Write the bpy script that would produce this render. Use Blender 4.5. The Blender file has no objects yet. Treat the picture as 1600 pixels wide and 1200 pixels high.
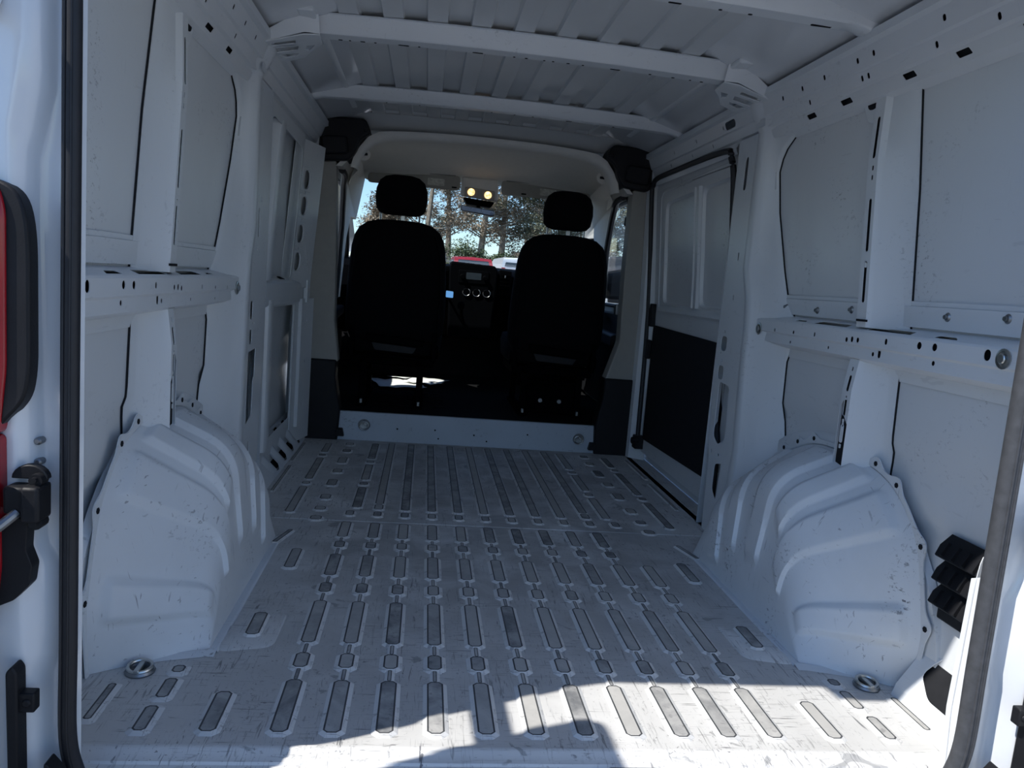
import bpy, bmesh, math, random
from mathutils import Vector, Matrix, noise
from mathutils.geometry import tessellate_polygon
random.seed(7)
PI = math.pi
C = bpy.context.scene.collection
S = bpy.context.scene

# ---------------------------------------------------------------- camera, sky, sun, exposure
def make_camera():
    x, y, z, yaw, pitch, roll, f = -0.2754, -1.3955, 0.8842, 0.1198, 0.1295, 0.0818, 1200.0
    cy, sy, cp, sp = math.cos(yaw), math.sin(yaw), math.cos(pitch), math.sin(pitch)
    fwd = Vector((sy*cp, cy*cp, -sp)); right = Vector((cy, -sy, 0)); up = right.cross(fwd)
    c, s = math.cos(roll), math.sin(roll)
    r2 = c*right + s*up; u2 = -s*right + c*up
    m = Matrix((r2, u2, -fwd)).transposed().to_4x4(); m.translation = (x, y, z)
    cam = bpy.data.cameras.new('camera'); cam.sensor_width = 36.0; cam.lens = f/1600*36.0
    cam.clip_start = 0.02; cam.clip_end = 2000
    o = bpy.data.objects.new('camera', cam); C.objects.link(o); o.matrix_world = m; S.camera = o
make_camera()
SUN_DIR = Vector((0.66, 0.265, -1.0)).normalized()
w = bpy.data.worlds.new('sky'); S.world = w; w.use_nodes = True
nt = w.node_tree; bg = nt.nodes['Background']
sk = nt.nodes.new('ShaderNodeTexSky'); sk.sky_type = 'NISHITA'; sk.sun_disc = False
sk.sun_elevation = math.asin(-SUN_DIR.z); sk.sun_rotation = math.atan2(-SUN_DIR.x, -SUN_DIR.y)
sk.air_density = 1.0; sk.dust_density = 0.1; sk.ozone_density = 1.5; sk.altitude = 50
tint = nt.nodes.new('ShaderNodeMix'); tint.data_type = 'RGBA'; tint.blend_type = 'MULTIPLY'; tint.inputs[0].default_value = 1.0
tint.inputs[7].default_value = (0.82, 0.97, 1.18, 1)
nt.links.new(sk.outputs[0], tint.inputs[6]); nt.links.new(tint.outputs[2], bg.inputs[0]); bg.inputs[1].default_value = 0.165
sl = bpy.data.lights.new('sun', 'SUN'); sl.energy = 5.7; sl.angle = math.radians(0.55); sl.color = (1.0, 0.96, 0.90)
so = bpy.data.objects.new('sun', sl); C.objects.link(so); so.rotation_euler = SUN_DIR.to_track_quat('-Z', 'Y').to_euler(); so.location = (-6, -3, 12)
S.view_settings.view_transform = 'Standard'; S.view_settings.look = 'None'; S.view_settings.gamma = 1.0
S.view_settings.use_curve_mapping = False; S.view_settings.exposure = 0.10
S.cycles.max_bounces = 10; S.cycles.diffuse_bounces = 6; S.cycles.transparent_max_bounces = 16

# ---------------------------------------------------------------- materials
def base_mat(name, col, rough=0.5, metal=0.0, spec=0.5):
    m = bpy.data.materials.new(name); m.use_nodes = True
    b = m.node_tree.nodes['Principled BSDF']
    b.inputs['Base Color'].default_value = (*col, 1); b.inputs['Roughness'].default_value = rough
    b.inputs['Metallic'].default_value = metal; b.inputs['Specular IOR Level'].default_value = spec
    return m, m.node_tree, b
def N(nt, t, **kw):
    n = nt.nodes.new(t)
    for k, v in kw.items():
        if k in n.inputs: n.inputs[k].default_value = v
        else: setattr(n, k, v)
    return n
def ramp(nt, src, a, b, ca=(0, 0, 0, 1), cb=(1, 1, 1, 1)):
    r = nt.nodes.new('ShaderNodeValToRGB'); e = r.color_ramp.elements
    e[0].position = a; e[1].position = b; e[0].color = ca; e[1].color = cb
    nt.links.new(src, r.inputs[0]); return r.outputs[0]
def mul(nt, a, b):
    n = nt.nodes.new('ShaderNodeMath'); n.operation = 'MULTIPLY'
    for i, v in enumerate((a, b)):
        if isinstance(v, (int, float)): n.inputs[i].default_value = v
        else: nt.links.new(v, n.inputs[i])
    return n.outputs[0]
def mx(nt, fac, a, b, mode='MIX'):
    n = nt.nodes.new('ShaderNodeMix'); n.data_type = 'RGBA'; n.blend_type = mode
    for i, v in ((0, fac), (6, a), (7, b)):
        if isinstance(v, (int, float)): n.inputs[i].default_value = v
        elif isinstance(v, tuple): n.inputs[i].default_value = v
        else: nt.links.new(v, n.inputs[i])
    return n.outputs[2]
def nz(nt, scale, detail=4, vec=None, dist=0.0, rough=0.55):
    n = N(nt, 'ShaderNodeTexNoise', Scale=scale, Detail=detail, Distortion=dist, Roughness=rough)
    if vec is not None: nt.links.new(vec, n.inputs['Vector'])
    return n.outputs['Fac']
def mapped(nt, src, scale, rot=(0, 0, 0), loc=(0, 0, 0)):
    m = nt.nodes.new('ShaderNodeMapping'); m.inputs['Scale'].default_value = scale
    m.inputs['Rotation'].default_value = rot; m.inputs['Location'].default_value = loc
    nt.links.new(src, m.inputs[0]); return m.outputs[0]
def plain(name, col, rough=0.5, metal=0.0, spec=0.5, var=0.06, scale=25, bump=0.0):
    m, nt, b = base_mat(name, col, rough, metal, spec)
    tc = nt.nodes.new('ShaderNodeTexCoord').outputs['Object']
    f = nz(nt, scale, 5, tc)
    c2 = tuple(max(0, v*(1-3*var)) for v in col) + (1,); c3 = tuple(min(1, v*(1+2*var)) for v in col) + (1,)
    nt.links.new(ramp(nt, f, 0.25, 0.75, c2, c3), b.inputs['Base Color'])
    if bump:
        bn = N(nt, 'ShaderNodeBump', Strength=bump, Distance=0.002); nt.links.new(nz(nt, scale*12, 3, tc), bn.inputs['Height'])
        nt.links.new(bn.outputs[0], b.inputs['Normal'])
    return m
def painted(name, col, scuff=0.3, rough=0.32, grime=0.15, big=0.0, scratch=0.3, dense=False):
    """white van paint with black scuffs, fine scratches and a film of grime"""
    m, nt, b = base_mat(name, col, rough, 0, 0.5)
    tc = nt.nodes.new('ShaderNodeTexCoord').outputs['Object']
    colr = (*col, 1)
    g = ramp(nt, nz(nt, 2.6, 6, tc, 0.6), 0.38, 0.72)
    out = mx(nt, mul(nt, g, grime), colr, (0.36, 0.36, 0.35, 1))
    # chips and rubbed marks
    patch = ramp(nt, nz(nt, 5.0, 3, mapped(nt, tc, (1, 1, 1), loc=(3.1, 1.7, 8.2))), 0.54, 0.70)
    mark = ramp(nt, nz(nt, 60, 6, mapped(nt, tc, (1, 1, 1.6)), 0.15, 0.72), 0.57, 0.62)
    out = mx(nt, mul(nt, mul(nt, patch, mark), scuff), out, (0.05, 0.055, 0.065, 1))
    for i, (sc, rot) in enumerate((((14, 160, 14), (0.3, 0.2, 0.5)), ((150, 10, 30), (0.1, 0.5, -0.6)), ((90, 9, 90), (0.6, 0.1, 0.15)))):
        s = ramp(nt, nz(nt, 1.0, 3, mapped(nt, tc, sc, rot, (i*7.3, i*3.1, i)), 0.4), 0.66, 0.70)
        p = ramp(nt, nz(nt, 4.0, 2, mapped(nt, tc, (1, 1, 1), loc=(i*5.7, 2.2*i, 1.3))), 0.50, 0.62)
        out = mx(nt, mul(nt, mul(nt, s, p), scratch), out, (0.10, 0.105, 0.12, 1))
    if dense:
        for i, (sc, rot) in enumerate((((120, 7, 1), (0, 0, 0.03)), ((6, 130, 1), (0, 0, 0.12)), ((110, 8, 1), (0, 0, 0.9)), ((150, 16, 1), (0, 0, -0.5)), ((14, 170, 1), (0, 0, -0.15)))):
            s = ramp(nt, nz(nt, 1.0, 2, mapped(nt, tc, sc, rot, (i*3.3, i*5.1, i)), 1.4), 0.63, 0.69)
            p = ramp(nt, nz(nt, 5.2, 4, mapped(nt, tc, (1, 1, 1), loc=(i*2.7, 4.2*i, 7.3))), 0.46, 0.62)
            out = mx(nt, mul(nt, mul(nt, s, p), 0.75), out, (0.12, 0.12, 0.125, 1))
        sp = ramp(nt, nz(nt, 130, 3, tc, 0.5), 0.64, 0.69); pp = ramp(nt, nz(nt, 3.7, 3, mapped(nt, tc, (1, 1, 1), loc=(5, 2, 1))), 0.40, 0.60)
        out = mx(nt, mul(nt, mul(nt, sp, pp), 0.8), out, (0.09, 0.09, 0.095, 1))
        fade = nt.nodes.new('ShaderNodeSeparateXYZ'); nt.links.new(tc, fade.inputs[0])
        ax = nt.nodes.new('ShaderNodeMath'); ax.operation = 'ABSOLUTE'; nt.links.new(fade.outputs[0], ax.inputs[0])
        lane = ramp(nt, ax.outputs[0], 0.45, 0.80, (1, 1, 1, 1), (0.25, 0.25, 0.25, 1))
        traffic = mul(nt, mul(nt, ramp(nt, fade.outputs[1], 0.0, 0.9, (0.12,)*3+(1,), (1, 1, 1, 1)), lane), ramp(nt, nz(nt, 6, 5, tc, 0.8), 0.25, 0.60))
        out = mx(nt, mul(nt, traffic, 0.72), out, (0.29, 0.285, 0.275, 1))
    if big:
        bl = ramp(nt, nz(nt, 9.0, 5, mapped(nt, tc, (1, 1, 1), loc=(9, 4, 1)), 1.2), 0.66, 0.69)
        out = mx(nt, mul(nt, bl, big), out, (0.16, 0.165, 0.17, 1))
    nt.links.new(out, b.inputs['Base Color'])
    nt.links.new(ramp(nt, g, 0, 1, (rough,)*3+(1,), (min(1, rough+.2),)*3+(1,)), b.inputs['Roughness'])
    return m
WHITE = (0.70, 0.73, 0.755)
M = {}
M['paint'] = painted('white_paint', WHITE, scuff=0.25, grime=0.05, scratch=0.12)
M['panel'] = painted('white_panel_paint', (0.68, 0.705, 0.725), scuff=0.6, grime=0.05, scratch=0.10)
M['roof'] = painted('roof_paint', (0.64, 0.66, 0.67), scuff=0.0, grime=0.05, scratch=0.0, rough=0.30)
M['arch'] = painted('arch_paint', (0.69, 0.72, 0.745), scuff=1.0, grime=0.22, scratch=0.6, rough=0.42)
M['floor'] = painted('floor_paint', (0.70, 0.70, 0.69), scuff=1.0, grime=0.40, scratch=0.85, rough=0.5, big=0.55, dense=True)
M['step'] = painted('dimmed_step_paint', (0.47, 0.53, 0.60), scuff=0.5, grime=0.25, scratch=0.4, rough=0.5)  # white paint darkened and blued for the weak light up front, plus scuffs
M['gloss'] = plain('glossy_white_paint', (0.72, 0.745, 0.77), 0.12, 0, 0.6, 0.01, 5)
def worn_mat():
    m, nt, b = base_mat('worn_rib_top', (0.3, 0.3, 0.3), 0.6)
    tc = nt.nodes.new('ShaderNodeTexCoord').outputs['Generated']
    oi = nt.nodes.new('ShaderNodeObjectInfo').outputs['Location']
    add = nt.nodes.new('ShaderNodeVectorMath'); add.operation = 'ADD'
    ob = nt.nodes.new('ShaderNodeTexCoord').outputs['Object']
    nt.links.new(ob, add.inputs[0]); nt.links.new(oi, add.inputs[1])
    f = nz(nt, 11, 6, add.outputs[0], 0.5, 0.65)
    c = ramp(nt, f, 0.36, 0.66, (0.15, 0.155, 0.16, 1), (0.42, 0.415, 0.40, 1))
    f2 = ramp(nt, nz(nt, 70, 4, add.outputs[0], 0.5), 0.60, 0.66)
    c = mx(nt, mul(nt, f2, 0.5), c, (0.10, 0.10, 0.105, 1))
    rnd = nt.nodes.new('ShaderNodeObjectInfo').outputs['Random']
    c = mx(nt, ramp(nt, rnd, 0.15, 0.8, (.75,)*3+(1,), (0,)*3+(1,)), c, (0.46, 0.45, 0.425, 1))
    nt.links.new(c, b.inputs['Base Color']); return m
M['worn'] = worn_mat()
M['rub'] = plain('rubbed_edge', (0.055, 0.058, 0.062), 0.6, var=0.12, scale=60)
M['black'] = plain('black_plastic', (0.011, 0.0115, 0.014), 0.5, spec=0.25, bump=0.15)
M['rubber'] = plain('black_rubber_seal', (0.012, 0.013, 0.017), 0.55, scale=60)
M['greyrubber'] = plain('grey_rubber_seal', (0.05, 0.053, 0.06), 0.65, scale=60, var=0.1)  # greyer rubber for one half of the opening seal
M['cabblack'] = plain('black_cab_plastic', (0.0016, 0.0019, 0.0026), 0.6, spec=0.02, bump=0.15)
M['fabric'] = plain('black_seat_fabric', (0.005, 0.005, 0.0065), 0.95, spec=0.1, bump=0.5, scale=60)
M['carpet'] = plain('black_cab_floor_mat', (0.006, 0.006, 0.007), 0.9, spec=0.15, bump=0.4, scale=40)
M['hardboard'] = plain('black_door_board', (0.012, 0.0125, 0.016), 0.75, spec=0.2, bump=0.2, scale=30)
M['beige'] = plain('grey_beige_trim', (0.36, 0.35, 0.32), 0.75, spec=0.25, bump=0.2, scale=30, var=0.015)
M['liner'] = plain('grey_beige_headliner', (0.74, 0.72, 0.67), 0.9, spec=0.15, bump=0.3, scale=40, var=0.012)
M['sticker'] = plain('pale_sticker', (0.62, 0.62, 0.56), 0.6, var=0.12, scale=60)
M['steel'] = plain('zinc_steel', (0.55, 0.56, 0.55), 0.32, 1.0, var=0.05)
M['dullsteel'] = plain('dull_steel', (0.30, 0.31, 0.32), 0.45, 1.0, var=0.1)
M['brown'] = plain('primer_brown', (0.05, 0.04, 0.036), 0.8, var=0.15)
M['cavity'] = plain('cavity_shade', (0.02, 0.021, 0.024), 0.9, spec=0.1)  # near-black colour stands in for the shade inside holes and open joints
M['paper'] = plain('white_paper', (0.82, 0.82, 0.80), 0.8, var=0.03)
M['red'] = plain('red_tail_lens', (0.35, 0.008, 0.015), 0.12, var=0.05)
M['redcar'] = plain('red_car_paint', (0.28, 0.012, 0.016), 0.25, var=0.03)
M['asphalt'] = plain('grey_asphalt', (0.25, 0.248, 0.245), 0.9, var=0.1, scale=6)
M['bark'] = plain('pale_bark', (0.30, 0.26, 0.21), 0.9, var=0.15, scale=4)
M['leaf_a'] = plain('olive_brown_leaves', (0.25, 0.195, 0.135), 0.7, var=0.25, scale=0.6)
M['leaf_b'] = plain('grey_green_leaves', (0.145, 0.15, 0.095), 0.7, var=0.25, scale=0.6)
M['leaf_c'] = plain('deep_green_leaves', (0.075, 0.105, 0.042), 0.7, var=0.25, scale=1.0)
M['belt'] = plain('grey_seat_belt_webbing', (0.16, 0.16, 0.165), 0.7, var=0.05)
M['knob'] = plain('silver_knob_trim', (0.5, 0.5, 0.5), 0.3, 0.8, var=0.03)
def glass_mat(name, tint, refl=1.0):
    m = bpy.data.materials.new(name); m.use_nodes = True; nt = m.node_tree
    for n in list(nt.nodes): nt.nodes.remove(n)
    o = nt.nodes.new('ShaderNodeOutputMaterial'); t = N(nt, 'ShaderNodeBsdfTransparent', Color=(*tint, 1))
    g = N(nt, 'ShaderNodeBsdfGlossy', Roughness=0.02, Color=(1, 1, 1, 1)); fr = N(nt, 'ShaderNodeLayerWeight', Blend=0.5)
    mixn = nt.nodes.new('ShaderNodeMixShader')
    pw = nt.nodes.new('ShaderNodeMath'); pw.operation = 'POWER'; pw.inputs[1].default_value = 5.0; nt.links.new(fr.outputs['Facing'], pw.inputs[0])
    sc_ = nt.nodes.new('ShaderNodeMath'); sc_.operation = 'MULTIPLY_ADD'; sc_.inputs[1].default_value = 0.85; sc_.inputs[2].default_value = 0.05; nt.links.new(pw.outputs[0], sc_.inputs[0])
    nt.links.new(sc_.outputs[0], mixn.inputs[0]); nt.links.new(t.outputs[0], mixn.inputs[1]); nt.links.new(g.outputs[0], mixn.inputs[2])
    nt.links.new(mixn.outputs[0], o.inputs[0]); return m
M['glass'] = glass_mat('clear_glass', (0.90, 0.94, 0.93))
M['carglass'] = plain('dark_car_glass', (0.03, 0.04, 0.05), 0.08, var=0.02)
def mirror_mat():
    m, nt, b = base_mat('mirror', (0.85, 0.87, 0.88), 0.03, 1.0)
    nt.links.new(ramp(nt, nz(nt, 3, 2), 0, 1, (.84, .86, .87, 1), (.88, .89, .9, 1)), b.inputs['Base Color']); return m
M['mirror'] = mirror_mat()
def card_glow_mat():  # emission stands in for sky reflected in a pale blue card
    m, nt, b = base_mat('glowing_blue_card', (0.1, 0.2, 0.4), 0.2)
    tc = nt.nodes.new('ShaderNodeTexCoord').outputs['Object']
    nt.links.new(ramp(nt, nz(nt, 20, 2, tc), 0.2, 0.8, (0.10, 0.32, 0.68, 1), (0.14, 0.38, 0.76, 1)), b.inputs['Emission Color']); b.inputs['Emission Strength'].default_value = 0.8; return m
M['card_glow'] = card_glow_mat()
def lamp_mat():
    m, nt, b = base_mat('warm_lamp', (0.9, 0.7, 0.4), 0.4)
    b.inputs['Emission Color'].default_value = (1.0, 0.62, 0.25, 1)
    tc = nt.nodes.new('ShaderNodeTexCoord').outputs['Object']
    nt.links.new(ramp(nt, nz(nt, 60, 2, tc), 0.35, 0.65, (0.9,)*3+(1,), (3.4,)*3+(1,)), b.inputs['Emission Strength']); return m
M['lamp'] = lamp_mat()

# ---------------------------------------------------------------- mesh helpers
class MB:
    def __init__(s): s.bm = bmesh.new()
    def v(s, p): return s.bm.verts.new(p)
    def face(s, vs, mi=0):
        try:
            f = s.bm.faces.new(vs); f.material_index = mi; return f
        except ValueError: return None
    def poly(s, pts, mi=0): return s.face([s.v(p) for p in pts], mi)
    def grid(s, rows, closed=False, mi=0):
        R = [[s.v(p) for p in r] for r in rows]
        for a, b in zip(R, R[1:]):
            n = len(a)
            for i in range(n if closed else n-1):
                j = (i+1) % n; s.face([a[i], a[j], b[j], b[i]], mi)
        return R
    def box(s, c, size, rot=None, mi=0, taper=None):
        hx, hy, hz = (d/2 for d in size); vs = []
        for z in (-1, 1):
            for x, y in ((-1, -1), (1, -1), (1, 1), (-1, 1)):
                k = taper if (taper and z > 0) else 1
                p = Vector((x*hx*k, y*hy*k, z*hz))
                if rot: p = rot @ p
                vs.append(s.v(p+Vector(c)))
        for q in ((3, 2, 1, 0), (4, 5, 6, 7), (0, 1, 5, 4), (1, 2, 6, 5), (2, 3, 7, 6), (3, 0, 4, 7)):
            s.face([vs[i] for i in q], mi)
    def prism(s, pts, f, d0, d1, mi=0):
        """closed outline pts (u,v) extruded from depth d0 to d1; f(u,v,d) gives the point"""
        a = [s.v(f(u, v, d0)) for u, v in pts]; b = [s.v(f(u, v, d1)) for u, v in pts]; n = len(pts)
        for i in range(n): s.face([a[i], a[(i+1) % n], b[(i+1) % n], b[i]], mi)
        s.face(a[::-1], mi); s.face(b, mi)
    def plate(s, outer, holes, f, t=0.0016, mi=0):
        """sheet with true openings: outline and holes in (u,v), f(u,v,d) gives the point, t is the thickness"""
        loops = [outer]+holes
        tris = tessellate_polygon([[Vector((u, v, 0)) for u, v in l] for l in loops])
        flat = [p for l in loops for p in l]
        A = [s.v(f(u, v, 0)) for u, v in flat]; B = [s.v(f(u, v, t)) for u, v in flat]
        for q in tris: s.face([A[i] for i in q], mi); s.face([B[i] for i in reversed(q)], mi)
        k = 0
        for l in loops:
            n = len(l)
            for i in range(n): s.face([A[k+i], A[k+(i+1) % n], B[k+(i+1) % n], B[k+i]], mi)
            k += n
    def tube(s, path, r, n=10, cap=True, mi=0, flat=1.0, ref=None):
        P = [Vector(p) for p in path]; rows = []
        for i, p in enumerate(P):
            t = (P[min(i+1, len(P)-1)]-P[max(i-1, 0)]).normalized()
            rf = Vector(ref) if ref else (Vector((0, 0, 1)) if abs(t.z) < 0.9 else Vector((0, 1, 0)))
            a = t.cross(rf).normalized(); b = a.cross(t).normalized(); rr = r[i] if isinstance(r, (list, tuple)) else r
            rows.append([p+a*math.cos(2*PI*k/n)*rr+b*math.sin(2*PI*k/n)*rr*flat for k in range(n)])
        R = s.grid(rows, True, mi)
        if cap: s.face(R[0][::-1], mi); s.face(R[-1], mi)
    def lathe(s, prof, c=(0, 0, 0), axis='Z', n=20, mi=0):
        rows = []
        for r, h in prof:
            row = []
            for k in range(n):
                a, b = r*math.cos(2*PI*k/n), r*math.sin(2*PI*k/n)
                p = {'Z': (a, b, h), 'Y': (a, h, b), 'X': (h, a, b)}[axis]; row.append(Vector(p)+Vector(c))
            rows.append(row)
        R = s.grid(rows, True, mi); s.face(R[0][::-1], mi); s.face(R[-1], mi)
def obj(name, mb, mat, parent=None, smooth=35, bevel=0, sub=0, seg=2, origin=None, recalc=True):
    bm = mb.bm
    bmesh.ops.remove_doubles(bm, verts=bm.verts, dist=0.00002)
    if recalc: bmesh.ops.recalc_face_normals(bm, faces=bm.faces)
    if parent is not None: off = world_loc(parent)
    elif origin is not None: off = Vector(origin)
    else:
        xs = [v.co.x for v in bm.verts]; ys = [v.co.y for v in bm.verts]; zs = [v.co.z for v in bm.verts]
        off = Vector(((min(xs)+max(xs))/2, (min(ys)+max(ys))/2, min(zs)))
    bmesh.ops.translate(bm, verts=bm.verts, vec=-off)
    me = bpy.data.meshes.new(name); bm.to_mesh(me); bm.free()
    for m in (mat if isinstance(mat, (list, tuple)) else [mat]): me.materials.append(m)
    if smooth:
        for p in me.polygons: p.use_smooth = True
        me.set_sharp_from_angle(angle=math.radians(smooth))
    o = bpy.data.objects.new(name, me); C.objects.link(o)
    if parent is not None: o.parent = parent
    else: o.location = off
    if bevel:
        b = o.modifiers.new('bevel', 'BEVEL'); b.width = bevel; b.segments = seg; b.limit_method = 'ANGLE'; b.angle_limit = math.radians(40)
    if sub:
        q = o.modifiers.new('subsurf', 'SUBSURF'); q.levels = sub; q.render_levels = sub
    return o
def world_loc(o):
    v = Vector(o.location)
    while o.parent: o = o.parent; v += Vector(o.location)
    return v
def tag(o, label=None, cat=None, group=None, kind=None):
    for k, v in (('label', label), ('category', cat), ('group', group), ('kind', kind)):
        if v: o[k] = v
    return o
def thing(name, label, cat, loc=(0, 0, 0), group=None):
    o = bpy.data.objects.new(name, None); C.objects.link(o); o.location = loc; o.empty_display_size = 0.05
    return tag(o, label, cat, group)
def struct(name, mb, mat, parent=None, **kw):
    o = obj(name, mb, mat, parent, **kw)
    if parent is None: o['kind'] = 'structure'
    return o
def shell(name, label=None):
    o = bpy.data.objects.new(name, None); C.objects.link(o); o['kind'] = 'structure'; o.empty_display_size = 0.05
    return o
def rrect(cx, cy, w, h, r, n=4):
    r = min(r, w/2-1e-4, h/2-1e-4); out = []
    for qx, qy, a0 in ((1, 1, 0), (-1, 1, PI/2), (-1, -1, PI), (1, -1, 1.5*PI)):
        for k in range(n+1):
            a = a0+PI/2*k/n; out.append((cx+qx*(w/2-r)+r*math.cos(a), cy+qy*(h/2-r)+r*math.sin(a)))
    return out
def rpoly(pts, r, n=4):
    """outline with every corner rounded"""
    out = []; m = len(pts)
    for i in range(m):
        p = Vector(pts[i]).to_2d(); a = Vector(pts[i-1]).to_2d(); b = Vector(pts[(i+1) % m]).to_2d()
        rr = r[i] if isinstance(r, (list, tuple)) else r
        da, db = (a-p), (b-p); ra = min(rr, da.length*0.45); rb = min(rr, db.length*0.45)
        A = p+da.normalized()*ra; B = p+db.normalized()*rb
        for k in range(n+1):
            t = k/n; q = A*(1-t)**2+p*2*t*(1-t)+B*t*t; out.append((q.x, q.y))
    return out
def lin(x, pts):
    if x <= pts[0][0]: return pts[0][1]
    for (a, va), (b, vb) in zip(pts, pts[1:]):
        if x <= b: return va+(vb-va)*(x-a)/(b-a)
    return pts[-1][1]
def resample(pts, n):
    P = [Vector(p) for p in pts]; L = [0]
    for a, b in zip(P, P[1:]): L.append(L[-1]+(b-a).length)
    out = []
    for k in range(n):
        d = L[-1]*k/(n-1)
        for i in range(len(P)-1):
            if d <= L[i+1]+1e-9:
                t = (d-L[i])/max(1e-9, L[i+1]-L[i]); out.append(P[i].lerp(P[i+1], t)); break
    return out, [x/L[-1] for x in L]
def smooth_path(pts, n=8):
    """Catmull-Rom through the points"""
    P = [Vector(p) for p in pts]; out = []
    for i in range(len(P)-1):
        a, b, c, d = P[max(i-1, 0)], P[i], P[i+1], P[min(i+2, len(P)-1)]
        for k in range(n):
            t = k/n
            out.append(0.5*((2*b)+(c-a)*t+(2*a-5*b+4*c-d)*t*t+(-a+3*b-3*c+d)*t**3))
    out.append(P[-1]); return out

# ---------------------------------------------------------------- ground and outdoors base
def ground_z(y): return -0.53+max(0.0, min(1.0, (y-11)/26))*1.0
g = MB(); ys = [-60, -20, -5, 5, 11, 16, 24, 30, 37, 60, 160]
g.grid([[(x, y, ground_z(y)) for x in (-120, -40, -10, 0, 10, 40, 120)] for y in ys])
struct('ground', g, M['asphalt'])

# ---------------------------------------------------------------- cargo floor
FX = 0.955
f = MB(); rows = []
for y, z in ((-0.21, -0.05), (-0.20, -0.012), (-0.185, -0.004), (-0.088, -0.004), (-0.084, 0.0), (-0.058, 0.0), (-0.052, 0.004), (-0.038, 0.004), (-0.032, 0.0),
             (1.296, 0.0), (1.298, -0.003), (1.304, -0.003), (1.306, 0.0), (2.70, 0.0), (2.95, 0.0)):
    rows.append([(x, y, z) for x in (-FX, -0.4, 0, 0.4, FX)])
f.grid(rows); floor = struct('floor', f, M['floor'], origin=(0, 0, 0))
def pad_mesh(L, wt=0.0175, wb=0.028, h=0.005, cut=0.006, name='floor_rib', rub=0.0036):
    """raised pressing: painted flanks, dark rubbed edge, worn top"""
    def ring(hw, hl, z, c): return [Vector((sx*a, sy*b, z)) for sx, sy, a, b in
        ((1, -1, hw-c, hl), (1, -1, hw, hl-c), (1, 1, hw, hl-c), (1, 1, hw-c, hl), (-1, 1, hw-c, hl), (-1, 1, hw, hl-c), (-1, -1, hw, hl-c), (-1, -1, hw-c, hl))]
    m = MB(); e = wb-wt
    R = m.grid([ring(wb, L/2+e, -0.001, cut*1.6), ring(wb-0.002, L/2+e-.002, 0.0008, cut*1.5), ring(wt, L/2, h, cut), ring(wt-rub, L/2-rub, h, cut*0.7)], True)
    m.face(R[-1], 2)
    m.bm.faces.ensure_lookup_table()
    for k in range(16, 24): m.bm.faces[k].material_index = 1
    bmesh.ops.recalc_face_normals(m.bm, faces=m.bm.faces)
    me = bpy.data.meshes.new(name); m.bm.to_mesh(me); m.bm.free()
    for q in ('floor', 'rub', 'worn'): me.materials.append(M[q])
    for p in me.polygons: p.use_smooth = False
    return me
_pads = {}
def pad(x, y0, y1, wt=0.0175, wb=0.027, rz=0.0, h=0.005, name='floor_rib'):
    key = (round(y1-y0, 3), wt, wb, h, name)
    if key not in _pads: _pads[key] = pad_mesh(y1-y0, wt, wb, h, min(0.009, wt*.5), name, min(0.0036, wt*.4))
    o = bpy.data.objects.new(name, _pads[key]); C.objects.link(o); o.parent = floor
    o.location = (x, (y0+y1)/2, 0.0002); o.rotation_euler.z = rz
CH = [(0, .195), (.248, .315), (.365, .605), (.66, .728), (.78, .955), (1.015, 1.075), (1.115, 1.275)]
for i in range(-5, 6):
    x = i*0.1
    ch = CH if i < 5 else CH[:5]
    for a, b in ch: pad(x, a, b, wt=0.0175 if b-a > 0.1 else 0.0165)
    for (a, b), (c, d) in zip(ch, ch[1:]): pad(x, b+0.003, c-0.003, 0.0045, 0.012, h=0.0035, name='rib_link')
    pad(x, 1.352, 1.408, 0.015, 0.024)
    if abs(i) <= 3: pad(x, 1.436, 2.60, 0.0165, 0.025)
    if abs(i) == 4: pad(x, 1.436, 1.50, 0.0165, 0.025); pad(x, 1.505, 2.60, 0.0165, 0.025)
    if abs(i) == 5:
        for a, b in ((1.45, 1.73), (1.765, 1.81), (1.85, 2.12), (2.15, 2.19), (2.23, 2.57)): pad(x*0.965, a, b, 0.0175, 0.026)
for s in (-1, 1):
    for a, b in ((1.285, 1.33), (1.40, 1.445), (1.54, 1.605), (1.735, 1.83), (1.945, 2.01), (2.12, 2.235), (2.345, 2.405), (2.50, 2.56)): pad(s*0.612, a, b, 0.02, 0.029)
    for a, b in ((1.36, 1.70), (1.74, 1.78), (1.82, 2.20), (2.24, 2.28), (2.32, 2.52)): pad(s*0.715, a, b, 0.016, 0.024)
    pad(s*0.825, 1.62, 2.03, 0.006, 0.013); pad(s*0.835, 2.12, 2.50, 0.006, 0.013)
    pad(s*0.632, 0.0, 0.142, 0.0165, 0.026)
    for a, b in ((0.0, 0.085), (0.115, 0.19), (0.215, 0.245)): pad(s*(0.755-(0.0 if b < .1 else .004)), a, b, 0.013, 0.024)
    pad(s*0.86, 0.035, 0.165, 0.008, 0.018)
    pad(s*0.624, 0.83, 0.99, 0.016, 0.025)
    pad(s*0.635, 0.392, 0.515, 0.0165, 0.026, h=0.008)
    pad(s*0.69, 1.04, 1.17, 0.008, 0.016, rz=0.25*s)
    # stamped triangle reinforcement round the pad
    tri = rpoly([(s*0.575, 0.345), (s*0.70, 0.315), (s*0.69, 0.52), (s*0.572, 0.535)], 0.03)
    m = MB(); tri2 = [(x+(x-s*.64)*-.06, y+(y-.43)*-.06) for x, y in tri]
    m.grid([[(x, y, -0.0005) for x, y in tri], [(x*.998+s*.001, y, 0.003) for x, y in tri2]], True); m.poly([(x*.998+s*.001, y, 0.003) for x, y in tri2])
    obj('floor_stamping', m, M['floor'], floor)
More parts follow.
